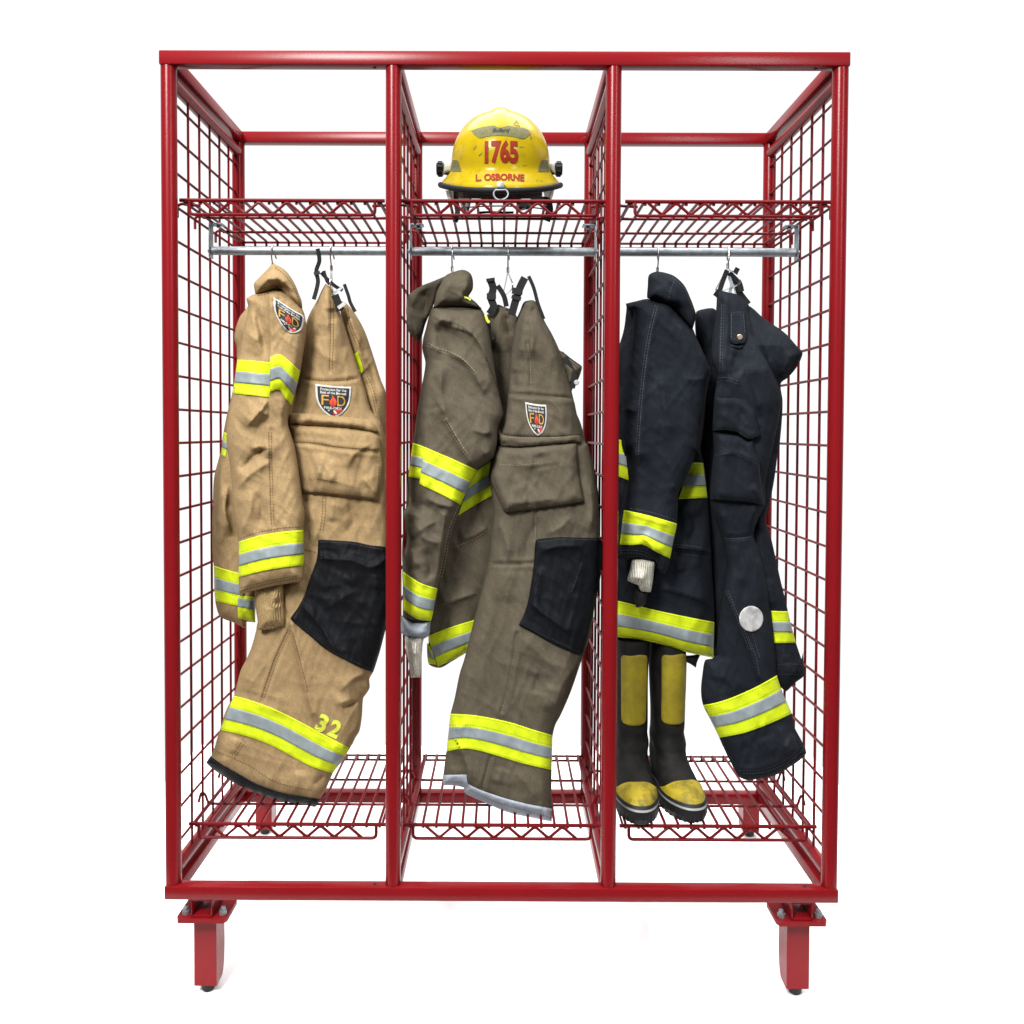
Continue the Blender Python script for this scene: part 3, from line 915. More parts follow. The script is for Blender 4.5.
knee = Sheet('B 626,535 700,538 800,545 870,560 975,578 C 975,20 950,110 925,205 893,303 830,280 760,245 700,215 640,175 590,130 535,85 490,42 B 530,860 560,800 590,710 618,630', over=leg, lift=.004, bulge=.006, R=4, noise='flat', seed=8, amp=1.6, sink=.012,
             folds=[('B 640,625 720,632 800,640 870,672', .007, 2.5, 4, 1), ('B 870,672 930,650 970,600', .007, 3, 4), ('B 560,870 640,960 C 700,190', .008, 2.5, 5, 1), ('B 650,880 760,810 830,780', .005, 5, 8), ('B 905,700 900,780', .004, 3, 5), ('B 800,640 780,760', .003, 8, 8)])
knee.build('knee_patch', M['knee'], t)
stitches(knee, ['B 632,546 760,550 880,572 960,588', 'B 640,590 640,640', 'B 610,655 560,820 505,920', 'C 510,55 600,125 700,202 885,290'], 'seam_stitching', M['knee_thread'], t, 0, .3)
hem = Sheet('C 100,712 80,744 110,775 150,802 220,845 300,882 390,915 480,938 560,950 612,960 634,922 560,910 480,898 400,875 310,840 240,800 160,755', over=leg, lift=.003, bulge=.008, R=5, noise='flat', seed=4, sink=.02)
hem.build('hem_binding', M['knee'], t)
stitches(hem, ['C 112,735 180,780 300,852 420,895 620,935'], 'seam_stitching', M['knee_thread'], t, 0, .3)
stripe(leg, t, 'C 214,418 300,442 420,487 540,547 660,612 783,676', 'C 147,586 280,617 400,662 520,727 600,767 700,797', sil=(.33, .68))
frn = lambda a, b, c=P('C 676,566')[0]: (c[0] + a * math.cos(.42) + b * math.sin(.42), c[1] + a * math.sin(.42) - b * math.cos(.42))
cloth_text(leg, '3', frn, (-7.0, 0, 10.5, 18), M['numeral'], t, 'number', .045, .0026)
cloth_text(leg, '2', frn, (7.0, 0, 11, 18), M['numeral'], t, 'number', .045, .0026)
emblem(leg, t, 'A 611,702', 'A 787,716', 'A 697,866')
strap('A 622,42 631,100 616,150 624,205 603,290', 4.2, .22, 'brace_strap', M['black'], t, .004)
strap('A 640,158 668,190 712,228 745,245', 3.6, .235, 'brace_strap', M['black'], t, .004)
strap('A 652,150 668,200 682,215', 3.4, .225, 'brace_strap', M['black'], t, .004)
strap('A 752,215 772,270 782,305 806,350', 3.4, .25, 'brace_strap', M['black'], t, .004)
strap('A 705,268 718,300 735,345', 8.0, .215, 'brace_strap', M['black'], t, .005)
strap('A 722,332 755,308', 3.6, .211, 'brace_label', M['p_white'], t, .003)
strap('A 700,262 740,232', 2.6, .213, 'brace_buckle', M['zinc'], t, .004)
strap('A 604,165 634,158', 3.6, .216, 'brace_buckle', M['blackrub'], t, .006)

# ------------------------------------------------ brown jacket (middle bay)
j = garment('fire_jacket', 440, 665, 'dark brown fire jacket with turned up collar and pale blue cuff binding', 'fire jacket', JG)
hanger(452.3, 271, 'wire hanger holding the brown jacket', arms=.06, drop=.05)
tor = Sheet('D 210,330 165,430 150,500 165,580 140,720 120,850 E 110,20 85,180 75,300 60,420 60,600 100,700 172,880 180,1000 F 172,60 180,158 232,176 290,145 346,112 372,100 E 410,980 425,845 455,760 490,620 515,480 530,330 530,250 525,80 D 520,900 524,815 500,690 475,530 455,410 420,325', .245, .04, 22, .12, seed=21, amp=.9,
            folds=[('E 320,470 400,440 460,400', .006, 3, 8), ('E 220,770 320,740 410,710', .007, 3, 9), ('E 360,400 300,600 240,800', .006, 10, 10)])
tor.build('jacket_body', M['brown'], j)
stitches(tor, ['E 300,500 400,455 455,420', 'E 215,772 320,742 410,712'], 'seam_stitching', M['brown_thread'], j)
cb = Sheet('D 262,166 200,192 140,216 105,240 83,262 75,320 78,370 88,428 108,455 132,476 148,450 165,390 200,310 230,225', .22, .02, 10, .03, noise='flat', seed=2, folds=[('D 95,280 100,350 120,440', .008, 4, 3, 1), ('D 130,240 170,270 160,360', -.012, 9, 9)])
cb.build('collar_back', M['brown'], j)
slv = Sheet('D 200,312 300,300 420,318 455,400 475,520 500,680 525,810 503,870 497,950 482,1010 E 482,80 445,110 405,140 368,215 330,302 290,420 255,540 240,600 222,690 210,750 190,842 120,850 66,830 60,690 57,610 62,540 80,460 72,400 60,340 80,310 97,290 90,230 85,170 105,20 D 105,950 120,850 140,720 165,570 152,480 165,420',
            .16, .055, 20, .05, noise='sleeve', seed=15, amp=.85, tilt=(310, .18, 640, .12),
            folds=[('D 240,380 280,400 380,440 440,560 495,700', .010, 2.5, 8, 1), ('D 205,400 240,370 300,385', .009, 3, 6), ('D 220,400 240,520', -.007, 5, 6), ('D 260,520 340,560 400,630 440,720', .009, 3, 12), ('D 235,560 240,720 270,850', .008, 10, 5),
                   ('D 265,840 330,960 E 370,100', .010, 3, 9, 1), ('D 380,880 440,900 490,890', .007, 3, 8), ('D 430,1000 480,980', .006, 4, 6), ('D 180,490 240,520', .006, 3, 5),
                   ('E 160,265 230,300 320,315', .010, 3, 7), ('E 110,340 150,300 200,330', -.008, 6, 6), ('E 250,350 240,470 225,640', .012, 3, 6, 1), ('E 120,440 170,400 220,380', .007, 4, 8), ('E 130,440 180,470 240,480', .006, 3, 6), ('E 100,500 120,600', .006, 5, 7), ('E 165,500 190,580 180,660', -.008, 6, 6), ('E 75,400 110,460', .006, 4, 6)],
            grooves=['D 245,390 380,450 490,690', 'E 310,300 260,430 235,640'])
slv.build('sleeve', M['brown'], j)
stitches(slv, ['D 175,485 225,510 260,520 330,555 400,625', 'D 255,830 330,960 360,1000', 'E 325,310 280,420 245,600 232,650'], 'seam_stitching', M['brown_thread'], j, 2.6)
stitches(slv, ['D 205,316 300,322 415,322', 'D 380,430 440,530 500,690', 'D 300,385 380,440 450,570'], 'seam_stitching', M['brown_groove'], j)
cf = Sheet('D 256,168 300,147 345,139 379,163 386,225 366,263 400,290 428,322 380,316 300,316 202,318 215,250 230,215', .165, .04, 14, .07, noise='sleeve', seed=17, amp=.7,
           folds=[('D 260,175 225,240 205,300', .010, 3, 8), ('D 380,200 330,215 280,205 255,185', .004, 6, 8), ('D 330,262 370,280 420,315', .008, 2.5, 5, 1), ('D 350,150 365,200 345,260', .006, 6, 6)])
cf.build('collar', M['brown'], j)
stitches(cf, ['D 200,316 300,308 415,314', 'D 345,265 390,290 425,318'], 'seam_stitching', M['brown_groove'], j)
strap('D 335,264 362,270 376,280', 1.6, .125, 'lime_piping', M['numeral'], j, .003)
strap('D 445,350 452,372 462,384', 2.6, .17, 'lime_piping', M['numeral'], j, .003)
strap('D 455,392 462,440 480,466', 6, .19, 'hook_tab', M['black'], j, .005)
bn = Sheet('E 50,812 64,822 115,840 189,836 187,868 183,905 165,922 120,930 75,915 50,890', .135, .045, 12, .05, noise='flat', seed=3, folds=[('E 52,845 80,890 120,905 184,895', .004, 2, 3, 1)])
bn.build('cuff_binding', M['hem_blue'], j)
gl = Sheet('E 68,915 F 70,60 80,120 92,180 97,222 118,220 140,220 146,150 152,70 E 160,915', .125, .028, 11, .03, noise='knit', seed=6, folds=[('F 105,50 112,120 110,200', .006, 3, 5), ('F 85,90 110,110 140,100', .004, 3, 5)])
gl.build('glove_liner', M['white_knit'], j)
stripe(slv, j, 'E 105,14 135,22 162,34', 'E 85,172 112,176 140,180', sil=(.36, .66))
stripe(slv, j, 'E 160,32 230,62 300,92 407,142', 'E 136,205 180,226 240,254 332,304', sil=(.36, .68), wrap=False)
stripe(tor, j, 'E 385,158 440,118 515,62', 'E 318,352 400,300 515,240', sil=(.36, .68), wrap=False)
stripe(slv, j, 'E 60,612 140,665 225,692', 'E 63,790 125,832 192,842', sil=(.36, .68))
stripe(tor, j, 'E 175,914 280,872 420,830', 'F 222,170 290,140 372,100', sil=(.34, .68))
stripe(tor, j, 'F 170,52 196,96', 'F 180,156 216,162', wrap=False)

# ------------------------------------------------ brown trousers (middle bay)
t = garment('fire_trousers', 505, 815, 'dark brown fire trousers with pale blue hem binding and a blue black knee patch', 'fire trousers', TG)
hanger(508, 272, 'wire hanger holding the brown trousers by buckled braces', arms=.08, drop=.045, skew=.012)
inn = Sheet('D 440,360 470,335 500,300 530,310 570,330 600,380 600,600 600,900 560,1010 490,1010 480,900 480,700 460,540', .27, .03, 18, .04, seed=31, folds=[('D 520,330 500,420 490,520', .008, 4, 8), ('D 540,340 560,450', -.008, 5, 5)])
inn.build('waist_back', M['brown'], t)
bkp = Sheet('D 770,500 800,520 850,560 893,588 880,640 846,704 850,760 890,860 925,1000 E 950,120 972,280 975,460 900,480 D 860,1000 820,760', .25, .03, 14, .05, seed=33, noise='flat', amp=2, folds=[('D 810,560 840,620 830,690', .008, 3, 6), ('D 850,760 900,950', .006, 4, 8), ('D 800,540 860,590', -.006, 3, 3)])
bkp.build('back_leg', M['brown'], t)
strap('D 812,545 838,590 856,640 848,690', 5.5, .212, 'side_strap', M['black'], t, .004)
strap('D 800,520 845,556 888,586', 1.2, .214, 'piping', M['black'], t, .003)
disc(*P('D 868,664')[0], .212, .007, .006, M['dot'], 'snap_button', t)
leg = Sheet('D 622,290 605,330 590,365 575,440 568,490 558,560 552,640 548,720 540,790 525,840 508,885 495,905 500,960 E 480,80 468,180 480,345 468,440 455,572 430,680 400,800 372,915 345,1022 F 325,200 300,320 280,400 272,480 262,562 252,640 246,722 300,722 345,736 348,758 400,785 440,803 500,828 560,852 650,872 752,892 752,700 755,560 756,498 770,440 792,400 840,290 892,140 928,40 E 930,930 955,750 968,600 975,450 970,300 950,150 920,20 D 905,940 890,910 872,820 850,722 830,642 808,570 788,512 755,440 720,378 705,340 690,302 668,281 640,282',
            .185, .05, 19, .06, seed=11, amp=.95, tilt=(300, .23, 640, .17),
            folds=[('D 640,320 620,420 600,560', .008, 6, 10), ('D 680,300 650,360 640,420', -.006, 5, 5), ('D 690,310 740,440 800,600', .006, 8, 5), ('D 645,330 660,450 655,560', .006, 5, 9), ('D 580,600 575,700', -.005, 6, 6),
                   ('E 500,360 540,470 545,560', .006, 6, 10), ('E 700,360 640,470 640,560', -.005, 5, 8), ('E 850,340 800,400 720,440', .006, 4, 8), ('E 930,200 940,340 920,430', .008, 3, 8),
                   ('F 600,20 660,80 760,160 850,180', .006, 8, 8), ('F 870,160 800,260 760,400', .007, 8, 6), ('F 690,200 670,300', -.005, 7, 7), ('F 740,250 720,380', .005, 5, 9), ('F 330,420 350,440 300,470', .005, 5, 6),
                   ('F 330,560 350,600 370,680 352,715', .010, 3, 9, 1), ('F 300,560 290,650', -.005, 8, 8), ('F 580,660 640,720 690,800', .005, 7, 9), ('F 520,640 500,720', .004, 6, 8), ('E 560,600 540,760', .004, 10, 10)],
            grooves=['D 640,480 655,600 655,680', 'D 548,718 650,722 850,740', 'E 678,340 675,460', 'E 452,575 560,578 665,572', 'E 590,900 580,1000 F 560,240 520,380', 'F 470,590 430,740'])
leg.build('front_leg', M['brown'], t)
stitches(leg, ['D 548,716 650,720 848,736', 'E 456,572 560,574 662,568', 'E 680,340 676,455', 'F 585,20 575,120 550,260 520,385', 'F 468,595 432,735', 'D 640,470 652,560 656,680'], 'seam_stitching', M['brown_thread'], t, 0, .35)
flap = Sheet('D 552,722 650,726 850,742 872,830 892,905 880,918 760,925 640,925 560,918 510,905 516,880 540,800', over=leg, lift=.004, bulge=.010, R=5, noise='flat', seed=5, amp=1.3, sink=.012, folds=[('D 515,900 600,918 760,918 885,910', .005, 3, 6)])
flap.build('pocket_flap', M['brown'], t)
rim = Sheet('D 508,872 498,905 505,940 520,962 560,966 600,968 680,960 760,952 892,942 890,915 870,905 760,912 640,912 560,908 520,900', over=leg, lift=.008, bulge=.012, R=6, noise='flat', seed=6, amp=1.5, sink=.016, folds=[('D 505,885 520,910 525,950', .007, 2, 3)])
rim.build('flap_rim', M['brown'], t)
stitches(rim, ['D 525,915 600,922 760,920 885,910', 'D 530,952 640,955 885,935'], 'seam_stitching', M['brown_thread'], t, 0, .35)
pk = Sheet('E 500,22 520,30 600,34 760,22 868,14 876,90 882,165 895,230 906,286 820,300 720,315 620,328 536,336 505,280 485,235 462,182 468,110', over=leg, lift=.006, bulge=.020, R=9, noise='canvas', seed=13, amp=.8, sink=.022,
           folds=[('E 470,170 500,250 535,330', .007, 2.5, 6, 1), ('E 560,110 650,120 800,100', .004, 4, 8), ('E 880,170 890,230 900,280', .005, 2.5, 5), ('E 520,290 640,290 780,270', .004, 6, 6), ('E 700,60 720,140', -.004, 8, 8), ('E 600,200 640,300', .004, 8, 8)])
pk.build('cargo_pocket', M['brown'], t)
stitches(pk, ['E 545,330 640,318 760,302 900,280', 'E 510,112 600,118 700,105', 'E 478,190 510,270 530,325'], 'seam_stitching', M['brown_thread'], t, 0, .35)
knee = Sheet('E 680,465 740,456 800,452 880,454 985,458 985,600 955,760 925,900 897,1006 840,985 760,950 680,905 600,860 620,820 640,760 655,680 668,590', over=leg, lift=.004, bulge=.006, R=4, noise='flat', seed=18, amp=1.3, sink=.012,
             folds=[('E 690,530 760,500 850,495 900,500', .007, 3, 6), ('E 660,765 730,820 820,885', .010, 2.5, 6, 1), ('E 665,760 690,660 710,590', .006, 3, 6), ('E 890,570 870,640 840,720', .003, 2, 4)])
knee.build('knee_patch', M['knee2'], t)
stitches(knee, ['E 688,475 800,462 960,464', 'E 612,856 700,902 890,992'], 'seam_stitching', M['knee_thread'], t, 0, .25)
stitches(knee, ['E 892,572 870,640 842,715'], 'chalk_scuff', M['knee_thread'], t, 0, .3, 4, .5)
hem = Sheet('F 248,676 300,674 356,674 362,712 400,735 470,762 560,790 650,812 757,834 752,890 650,872 560,852 500,830 440,803 400,785 348,758 345,736 300,724 246,722', over=leg, lift=.003, bulge=.006, R=4, noise='flat', seed=4, sink=.02)
hem.build('hem_binding', M['hem_blue'], t)
stitches(hem, ['F 255,708 340,708', 'F 370,745 470,790 600,832 745,872'], 'seam_stitching', M['knee_thread'], t, 0, .3)
stripe(leg, t, 'F 280,390 400,398 560,430 660,462 756,490', 'F 263,566 345,552 430,566 520,592 620,622 753,652', sil=(.36, .68))
emblem(leg if False else flap, t, 'D 629,754', 'D 727,768', 'D 688,912')
strap('D 465,182 480,225 470,270 482,310 462,345', 7.5, .235, 'brace_strap', M['black'], t, .005)
strap('D 500,212 530,260 542,310', 5.0, .24, 'brace_strap', M['black'], t, .004)
strap('D 628,175 608,215 590,265 566,350', 7.8, .195, 'brace_strap', M['black'], t, .005)
strap('D 645,168 668,220 690,300 716,368', 3.6, .21, 'brace_strap', M['black'], t, .004)
strap('D 568,235 618,242', 6.5, .19, 'brace_buckle', M['blackrub'], t, .007)
strap('D 566,262 610,276', 4, .19, 'brace_buckle', M['blackrub'], t, .006)
strap('D 450,262 494,262', 6.5, .23, 'brace_buckle', M['blackrub'], t, .006)
strap('D 448,188 488,182', 3.4, .23, 'brace_buckle', M['blackrub'], t, .006)

# ------------------------------------------------ navy jacket (right bay)
j = garment('fire_jacket', 665, 655, 'navy black fire jacket with a stand collar and wide lime hem band', 'fire jacket', JG)
hanger(657.6, 272, 'wire hanger holding the navy jacket', arms=.06, drop=.05)
tor = Sheet('G 125,300 122,330 110,420 85,500 45,600 12,900 H 6,200 6,500 8,760 8,900 82,917 250,942 400,987 527,1014 532,848 531,760 522,600 516,480 505,320 492,150 470,40 G 480,900 490,700 440,430 330,300', .235, .045, 20, .12, seed=41, amp=.9,
            folds=[('H 340,500 430,505 512,520', .007, 3, 8), ('H 250,680 380,710 525,765', .008, 3, 9), ('H 350,540 370,620', .005, 5, 8), ('H 420,330 440,420 400,480', -.007, 8, 8), ('H 505,330 515,600', .006, 3, 8)])
tor.build('jacket_body', M['navy'], j)
stitches(tor, ['H 345,485 430,494 512,510', 'H 345,497 430,506 512,520', 'H 250,685 380,716 525,768', 'H 345,525 515,548'], 'seam_stitching', M['navy_thread'], j, 0, .35)
slv = Sheet('G 120,296 170,284 220,274 270,284 322,296 370,350 430,422 480,520 500,565 516,612 508,650 500,690 485,790 470,900 460,1010 H 445,60 430,105 400,180 366,250 362,320 358,390 342,470 326,550 318,590 300,626 282,612 268,588 250,565 160,558 80,550 84,510 92,485 100,410 112,325 128,230 142,150 132,60 G 118,1010 100,950 98,780 118,600 145,480 155,330 130,330',
            .155, .05, 19, .05, noise='sleeve', seed=25, amp=.8, tilt=(300, .18, 580, .13),
            folds=[('G 265,310 225,480 195,700 175,1000', .008, 3, 12, 1), ('G 340,350 420,450 500,580', .006, 8, 12), ('G 510,635 440,650 380,640', .005, 4, 7), ('G 290,600 300,760 330,940', .007, 8, 14), ('G 100,785 140,790 180,800', .005, 3, 5),
                   ('H 160,20 150,120 140,200', .005, 6, 8), ('H 340,200 350,300', .005, 5, 7), ('H 200,60 240,200 260,320', -.005, 10, 10), ('H 190,450 230,480 260,540', .010, 3, 7), ('H 120,340 230,370 355,410', .004, 3, 5)],
            grooves=['G 258,310 218,480 185,760 170,1010'])
slv.build('sleeve', M['navy'], j)
stitches(slv, ['G 262,305 222,480 190,740 172,1010', 'H 95,520 200,525 268,575', 'H 95,538 200,542 290,605'], 'seam_stitching', M['navy_thread'], j, 2.4, .4)
stitches(slv, ['G 130,296 220,282 318,300', 'H 140,318 260,342 360,378', 'G 105,785 180,800'], 'seam_stitching', M['navy_thread'], j, 0, .35)
col = Sheet('G 228,163 265,147 330,160 365,182 395,215 420,268 436,310 446,345 440,385 430,418 400,385 345,322 300,300 260,282 220,270 222,215', .17, .045, 16, .08, noise='flat', seed=28, amp=1.6, folds=[('G 300,165 340,200 345,260 350,320', .009, 3, 10), ('G 330,165 390,225 440,340', .006, 3, 7), ('G 230,255 280,265 340,310', .006, 3, 6)])
col.build('collar', M['navy'], j)
stitches(col, ['G 350,180 330,230 320,280', 'G 230,262 290,280 350,312', 'G 335,172 395,232 432,330'], 'seam_stitching', M['navy_thread'], j, 0, .35)
gl = Sheet('H 150,556 200,552 256,568 250,620 242,680 236,708 210,706 190,700 175,675 150,665 128,652 140,600', .13, .03, 12, .03, noise='knit', seed=9, folds=[('H 190,690 200,640 215,600', .006, 3, 5), ('H 150,655 190,640 200,660', .006, 3, 4)])
gl.build('glove_liner', M['white_knit'], j)
lin = Sheet('H 162,680 190,700 222,700 212,760 190,778 168,778 160,740', .15, .02, 8, .02, noise='flat', seed=3)
lin.build('hanging_strap', M['black'], j)
stripe(slv, j, 'H 110,325 230,352 360,390', 'H 91,487 150,489 200,487 260,520 326,552', sil=(.36, .68))
stripe(tor, j, 'H 8,738 90,750 250,790 400,822 533,848', 'H 8,905 90,918 250,942 400,987 528,1014', sil=(.36, .7))
stripe(tor, j, 'H 420,105 450,105 480,107', 'H 366,275 430,272 500,270', sil=(.33, .66), wrap=False)
stripe(tor, j, 'H 8,-14 82,-4 112,4', 'H 8,152 84,170 134,188', wrap=False)
lb = Sheet('I 372,118 420,118 470,110 452,150 447,176 420,158 380,138', .26, .02, 8, .02, noise='flat', seed=5)
lb.build('lining_corner', M['navy'], j)

# ------------------------------------------------ navy trousers (right bay)
t = garment('fire_trousers', 755, 780, 'navy black fire trousers with a round silver disc above the knee', 'fire trousers', TG)
hanger(727.8, 268, 'wire hanger holding the navy trousers', arms=.08, drop=.045, skew=.012)
gap = Sheet('G 448,335 500,318 535,322 570,380 580,640 580,1000 H 620,200 640,450 640,650 600,850 560,1010 520,1000 505,760 500,500 470,150 440,0 G 460,900 470,720 490,610 470,520 445,440', .28, .03, 18, .04, seed=51)
gap.build('waist_back', M['navy'], t)
bkl = Sheet('G 640,290 700,310 760,362 860,432 915,492 942,522 935,555 910,600 875,640 842,668 850,750 846,850 832,990 H 828,60 812,180 795,270 772,370 795,450 820,560 840,650 862,740 885,840 912,942 938,1020 I 946,100 948,165 951,210 910,245 866,286 830,260 760,240 H 760,900 700,600 720,300 G 700,900 660,600', .29, .035, 24, .03, seed=52, amp=.9, tilt=(285, .26, 345, .152),
            folds=[('G 760,380 820,500 850,640', .008, 6, 10), ('G 900,500 870,580 840,660', .006, 4, 8), ('G 700,330 760,480 820,640', .006, 4, 8), ('H 740,300 720,450', -.008, 6, 6), ('H 790,300 740,380 730,440', .008, 3, 6), ('H 790,640 800,780', .005, 8, 8)])
bkl.build('back_leg', M['navy'], t)
stripe(bkl, t, 'H 796,795 840,797 876,797', 'H 812,945 865,945 914,945', sil=(.34, .66))
stitches(bkl, ['I 830,160 890,158 945,162', 'I 830,205 890,206 948,206'], 'seam_stitching', M['navy_thread'], t, 0, .35)
leg = Sheet('G 545,240 560,236 600,244 640,255 692,302 700,340 730,430 770,520 810,620 838,700 845,760 H 800,60 770,200 768,300 740,360 716,440 740,510 762,585 785,700 800,830 812,930 822,1020 I 822,100 824,205 850,290 893,390 905,450 925,490 942,522 960,574 925,610 880,640 840,665 800,681 745,692 690,700 662,692 640,676 610,620 580,560 555,502 515,420 480,350 470,285 476,210 490,140 526,130 536,60 H 542,1000 548,900 560,800 575,690 592,600 580,520 566,455 548,400 535,370 512,283 515,200 530,60 G 530,980 525,893 532,730 545,640 520,560 520,480 535,380 542,300',
            .205, .05, 16, .04, seed=44, amp=.85, tilt=(285, .24, 370, .125),
            folds=[('G 585,260 580,420 570,640', .010, 3, 9, 1), ('G 560,260 555,420 548,620', .006, 4, 6), ('G 690,320 730,470 800,640', .007, 8, 8), ('G 640,520 620,600 640,640', -.006, 6, 6), ('G 700,560 720,700 760,820', .007, 6, 10),
                   ('H 720,300 712,380 718,440', .010, 4, 6), ('H 575,320 580,400 575,460', .006, 5, 8), ('H 600,480 590,600 600,700', .006, 10, 8), ('H 700,500 760,640 790,800', .006, 12, 10),
                   ('H 590,720 650,850 710,1010 I 740,220', .008, 3, 9, 1), ('I 540,200 620,260 640,300', .005, 6, 10), ('I 830,440 860,540 880,580', .006, 5, 8), ('I 660,520 700,580 690,660', -.005, 8, 8), ('I 900,480 860,560', .005, 4, 6), ('I 560,120 530,240', .005, 8, 8), ('I 760,500 800,580', .005, 6, 8)],
            grooves=['G 575,260 572,440 565,630', 'H 575,455 650,455 712,445', 'I 660,660 760,655 870,610 950,545'])
leg.build('front_leg', M['navy'], t)
stitches(leg, ['G 572,300 568,450 562,620', 'H 578,452 650,452 712,442', 'H 590,700 650,850 705,990'], 'seam_stitching', M['navy_thread'], t, 2.4, .4)
stitches(leg, ['I 665,668 760,662 870,618 950,552', 'I 650,655 760,648 870,600 945,535', 'G 548,640 600,642 650,660', 'G 545,660 600,655 640,672', 'I 690,30 730,140 740,210', 'I 710,20 745,130'], 'seam_stitching', M['navy_thread'], t, 0, .35)
flap = Sheet('G 535,728 560,735 640,738 675,752 702,780 725,812 732,845 747,912 715,928 690,934 660,915 638,900 580,890 524,892 528,800', over=leg, lift=.008, bulge=.014, R=8, noise='flat', seed=8, amp=1.5, sink=.016, folds=[('G 640,680 690,720 720,800', .006, 3, 6), ('G 650,905 690,926 740,908', .004, 2.5, 4)])
flap.build('pocket_flap', M['navy'], t)
stitches(flap, ['G 532,884 580,882 640,892 692,922 738,906'], 'seam_stitching', M['navy_thread'], t, 0, .4)
pk = Sheet('G 545,905 640,912 690,938 712,930 725,990 H 742,100 748,180 755,230 771,306 700,292 610,285 512,278 515,200 530,60', over=leg, lift=.006, bulge=.017, R=8, noise='canvas', seed=23, amp=.7, sink=.02, folds=[('H 545,70 640,62 735,110', .004, 3, 5), ('H 700,210 740,260 765,300', .006, 3, 5)])
pk.build('cargo_pocket', M['navy'], t)
stitches(pk, ['H 520,270 620,276 700,284 762,298', 'H 540,70 620,64 730,112', 'H 738,110 745,180 752,240'], 'seam_stitching', M['navy_thread'], t, 0, .4)
tab = Sheet('G 606,338 640,332 672,336 680,390 686,445 675,480 650,488 622,484 606,472 604,400', over=leg, lift=.006, bulge=.008, R=5, noise='flat', seed=12, sink=.012)
tab.build('take_up_tab', M['navy'], t)
stitches(tab, ['G 612,345 612,465', 'G 668,345 676,440', 'G 615,478 650,482'], 'seam_stitching', M['navy_thread'], t, 0, .4)
tb2 = Sheet('G 608,484 640,492 664,486 666,500 650,508 612,496', over=leg, lift=.003, bulge=.005, R=3, noise='flat', seed=12)
tb2.build('tab_keeper', M['navy'], t)
pq = P('G 649,453')[0]; disc(pq[0], pq[1], float(tab.y([pq])[0]), .0075, .005, M['brass'], 'snap_button', t)
frd = lambda a, b, c=P('H 704,832')[0]: (c[0] + a, c[1] - b)
poly_on(leg, [(12 * math.cos(a), 12.8 * math.sin(a)) for a in np.linspace(0, 2 * math.pi, 25)[:-1]], frd, M['dot'], t, 'reflective_disc', .003)
stripe(leg, t, 'I 478,350 540,338 600,320 720,268 828,208', 'I 553,502 620,490 680,477 800,432 895,388', sil=(.36, .68))
strap('G 592,140 572,190 556,240', 5.0, .235, 'brace_strap', M['black'], t, .005)
strap('G 604,150 632,195 648,245 690,300', 7.0, .24, 'brace_strap', M['black'], t, .006)
strap('G 642,130 628,165 650,200 660,240', 5.0, .232, 'brace_strap', M['black'], t, .005)
strap('G 600,170 612,205 605,245', 3.4, .238, 'brace_ring', M['zinc'], t, .003)
strap('G 620,205 632,255', 1.5, .236, 'brace_ring', M['zinc'], t, .003)
strap('G 535,242 560,262 578,296', 7.0, .222, 'waist_tab', M['navy'], t, .006)

# ================================================================== HELMET
hc = U(500.5, 181, .255); HX, HYY, HZ = (float(a) for a in hc)
hel = thing('fire_helmet', (HX, HYY, HZ), 'yellow fire helmet reading 1765 on the middle shelf', 'helmet')
TILT = math.radians(15); ROT = Matrix.Rotation(TILT, 3, 'X')


def hw(p):
    v = ROT @ Vector(p); return (v.x + HX, v.y + HYY, v.z + HZ)


prof = []
for k in range(0, 19):
    a = k / 18 * math.pi / 2; prof.append((math.sin(a) ** .93, .040 + .138 * math.cos(a) ** .97))
prof += [(1.005, .030), (1.02, .022), (1.06, .013), (1.11, .003), (1.17, -.009), (1.225, -.021)]
NS = 96; SXh, SYh = .1315, .158


def hring(r, z, k):
    th = 2 * math.pi * k / NS; c, s_ = math.cos(th), math.sin(th)
    f = max(r - 1, 0); rx = SXh * min(r, 1) + f * SXh * 1.0; ry = SYh * min(r, 1) + f * SYh * (1.05 if s_ < 0 else 1.5)
    # comb along the crown
    zc = z
    if r < 1: zc += .0072 * math.exp(-(c * r * SXh / .019) ** 6) * max(0, 1 - r * .9)
    x, y = rx * c, ry * s_
    if r > 1: zc += .014 * abs(c) ** 3 * min(1, f / .22) - .004 * (s_ < 0) * abs(s_) * f / .22
    return (x, y, zc)


V = [hw((0, 0, prof[0][1] + .0072))]; F = []
for r, z in prof[1:]: V += [hw(hring(r, z, k)) for k in range(NS)]
for k in range(NS): F.append((0, 1 + k, 1 + (k + 1) % NS))
nr = len(prof) - 1
for i in range(nr - 1):
    a = 1 + i * NS; b = a + NS
    for k in range(NS): F.append((a + k, b + k, b + (k + 1) % NS, a + (k + 1) % NS))
# underside of the brim and inner shell
inner = [(1.20, -.026), (1.12, -.010), (1.0, .012), (.96, .03), (.9, .06), (.6, .11), (.2, .135)]
b0 = len(V)
for r, z in inner: V += [hw(hring(r, z, k) if r >= 1 else (SXh * r * math.cos(2 * math.pi * k / NS), SYh * r * math.sin(2 * math.pi * k / NS), z)) for k in range(NS)]
last = 1 + (nr - 1) * NS
for i in range(len(inner)):
    a = last if i == 0 else b0 + (i - 1) * NS; b = b0 + i * NS
    for k in range(NS): F.append((a + k, b + k, b + (k + 1) % NS, a + (k + 1) % NS))
shell = mk('shell', V, F, M['hyellow'], hel)
BV = BVHTree.FromPolygons([Vector(v) for v in V], F)
trim = MB().tube([hw((lambda p: (p[0] * 1.0, p[1], p[2] - .003))(hring(1.225, -.021, k))) for k in range(NS)], .0075, 10, closed=True)
trim.build('brim_edge', M['hblack'], hel)
CAM = Vector((CX, CY, CZ))


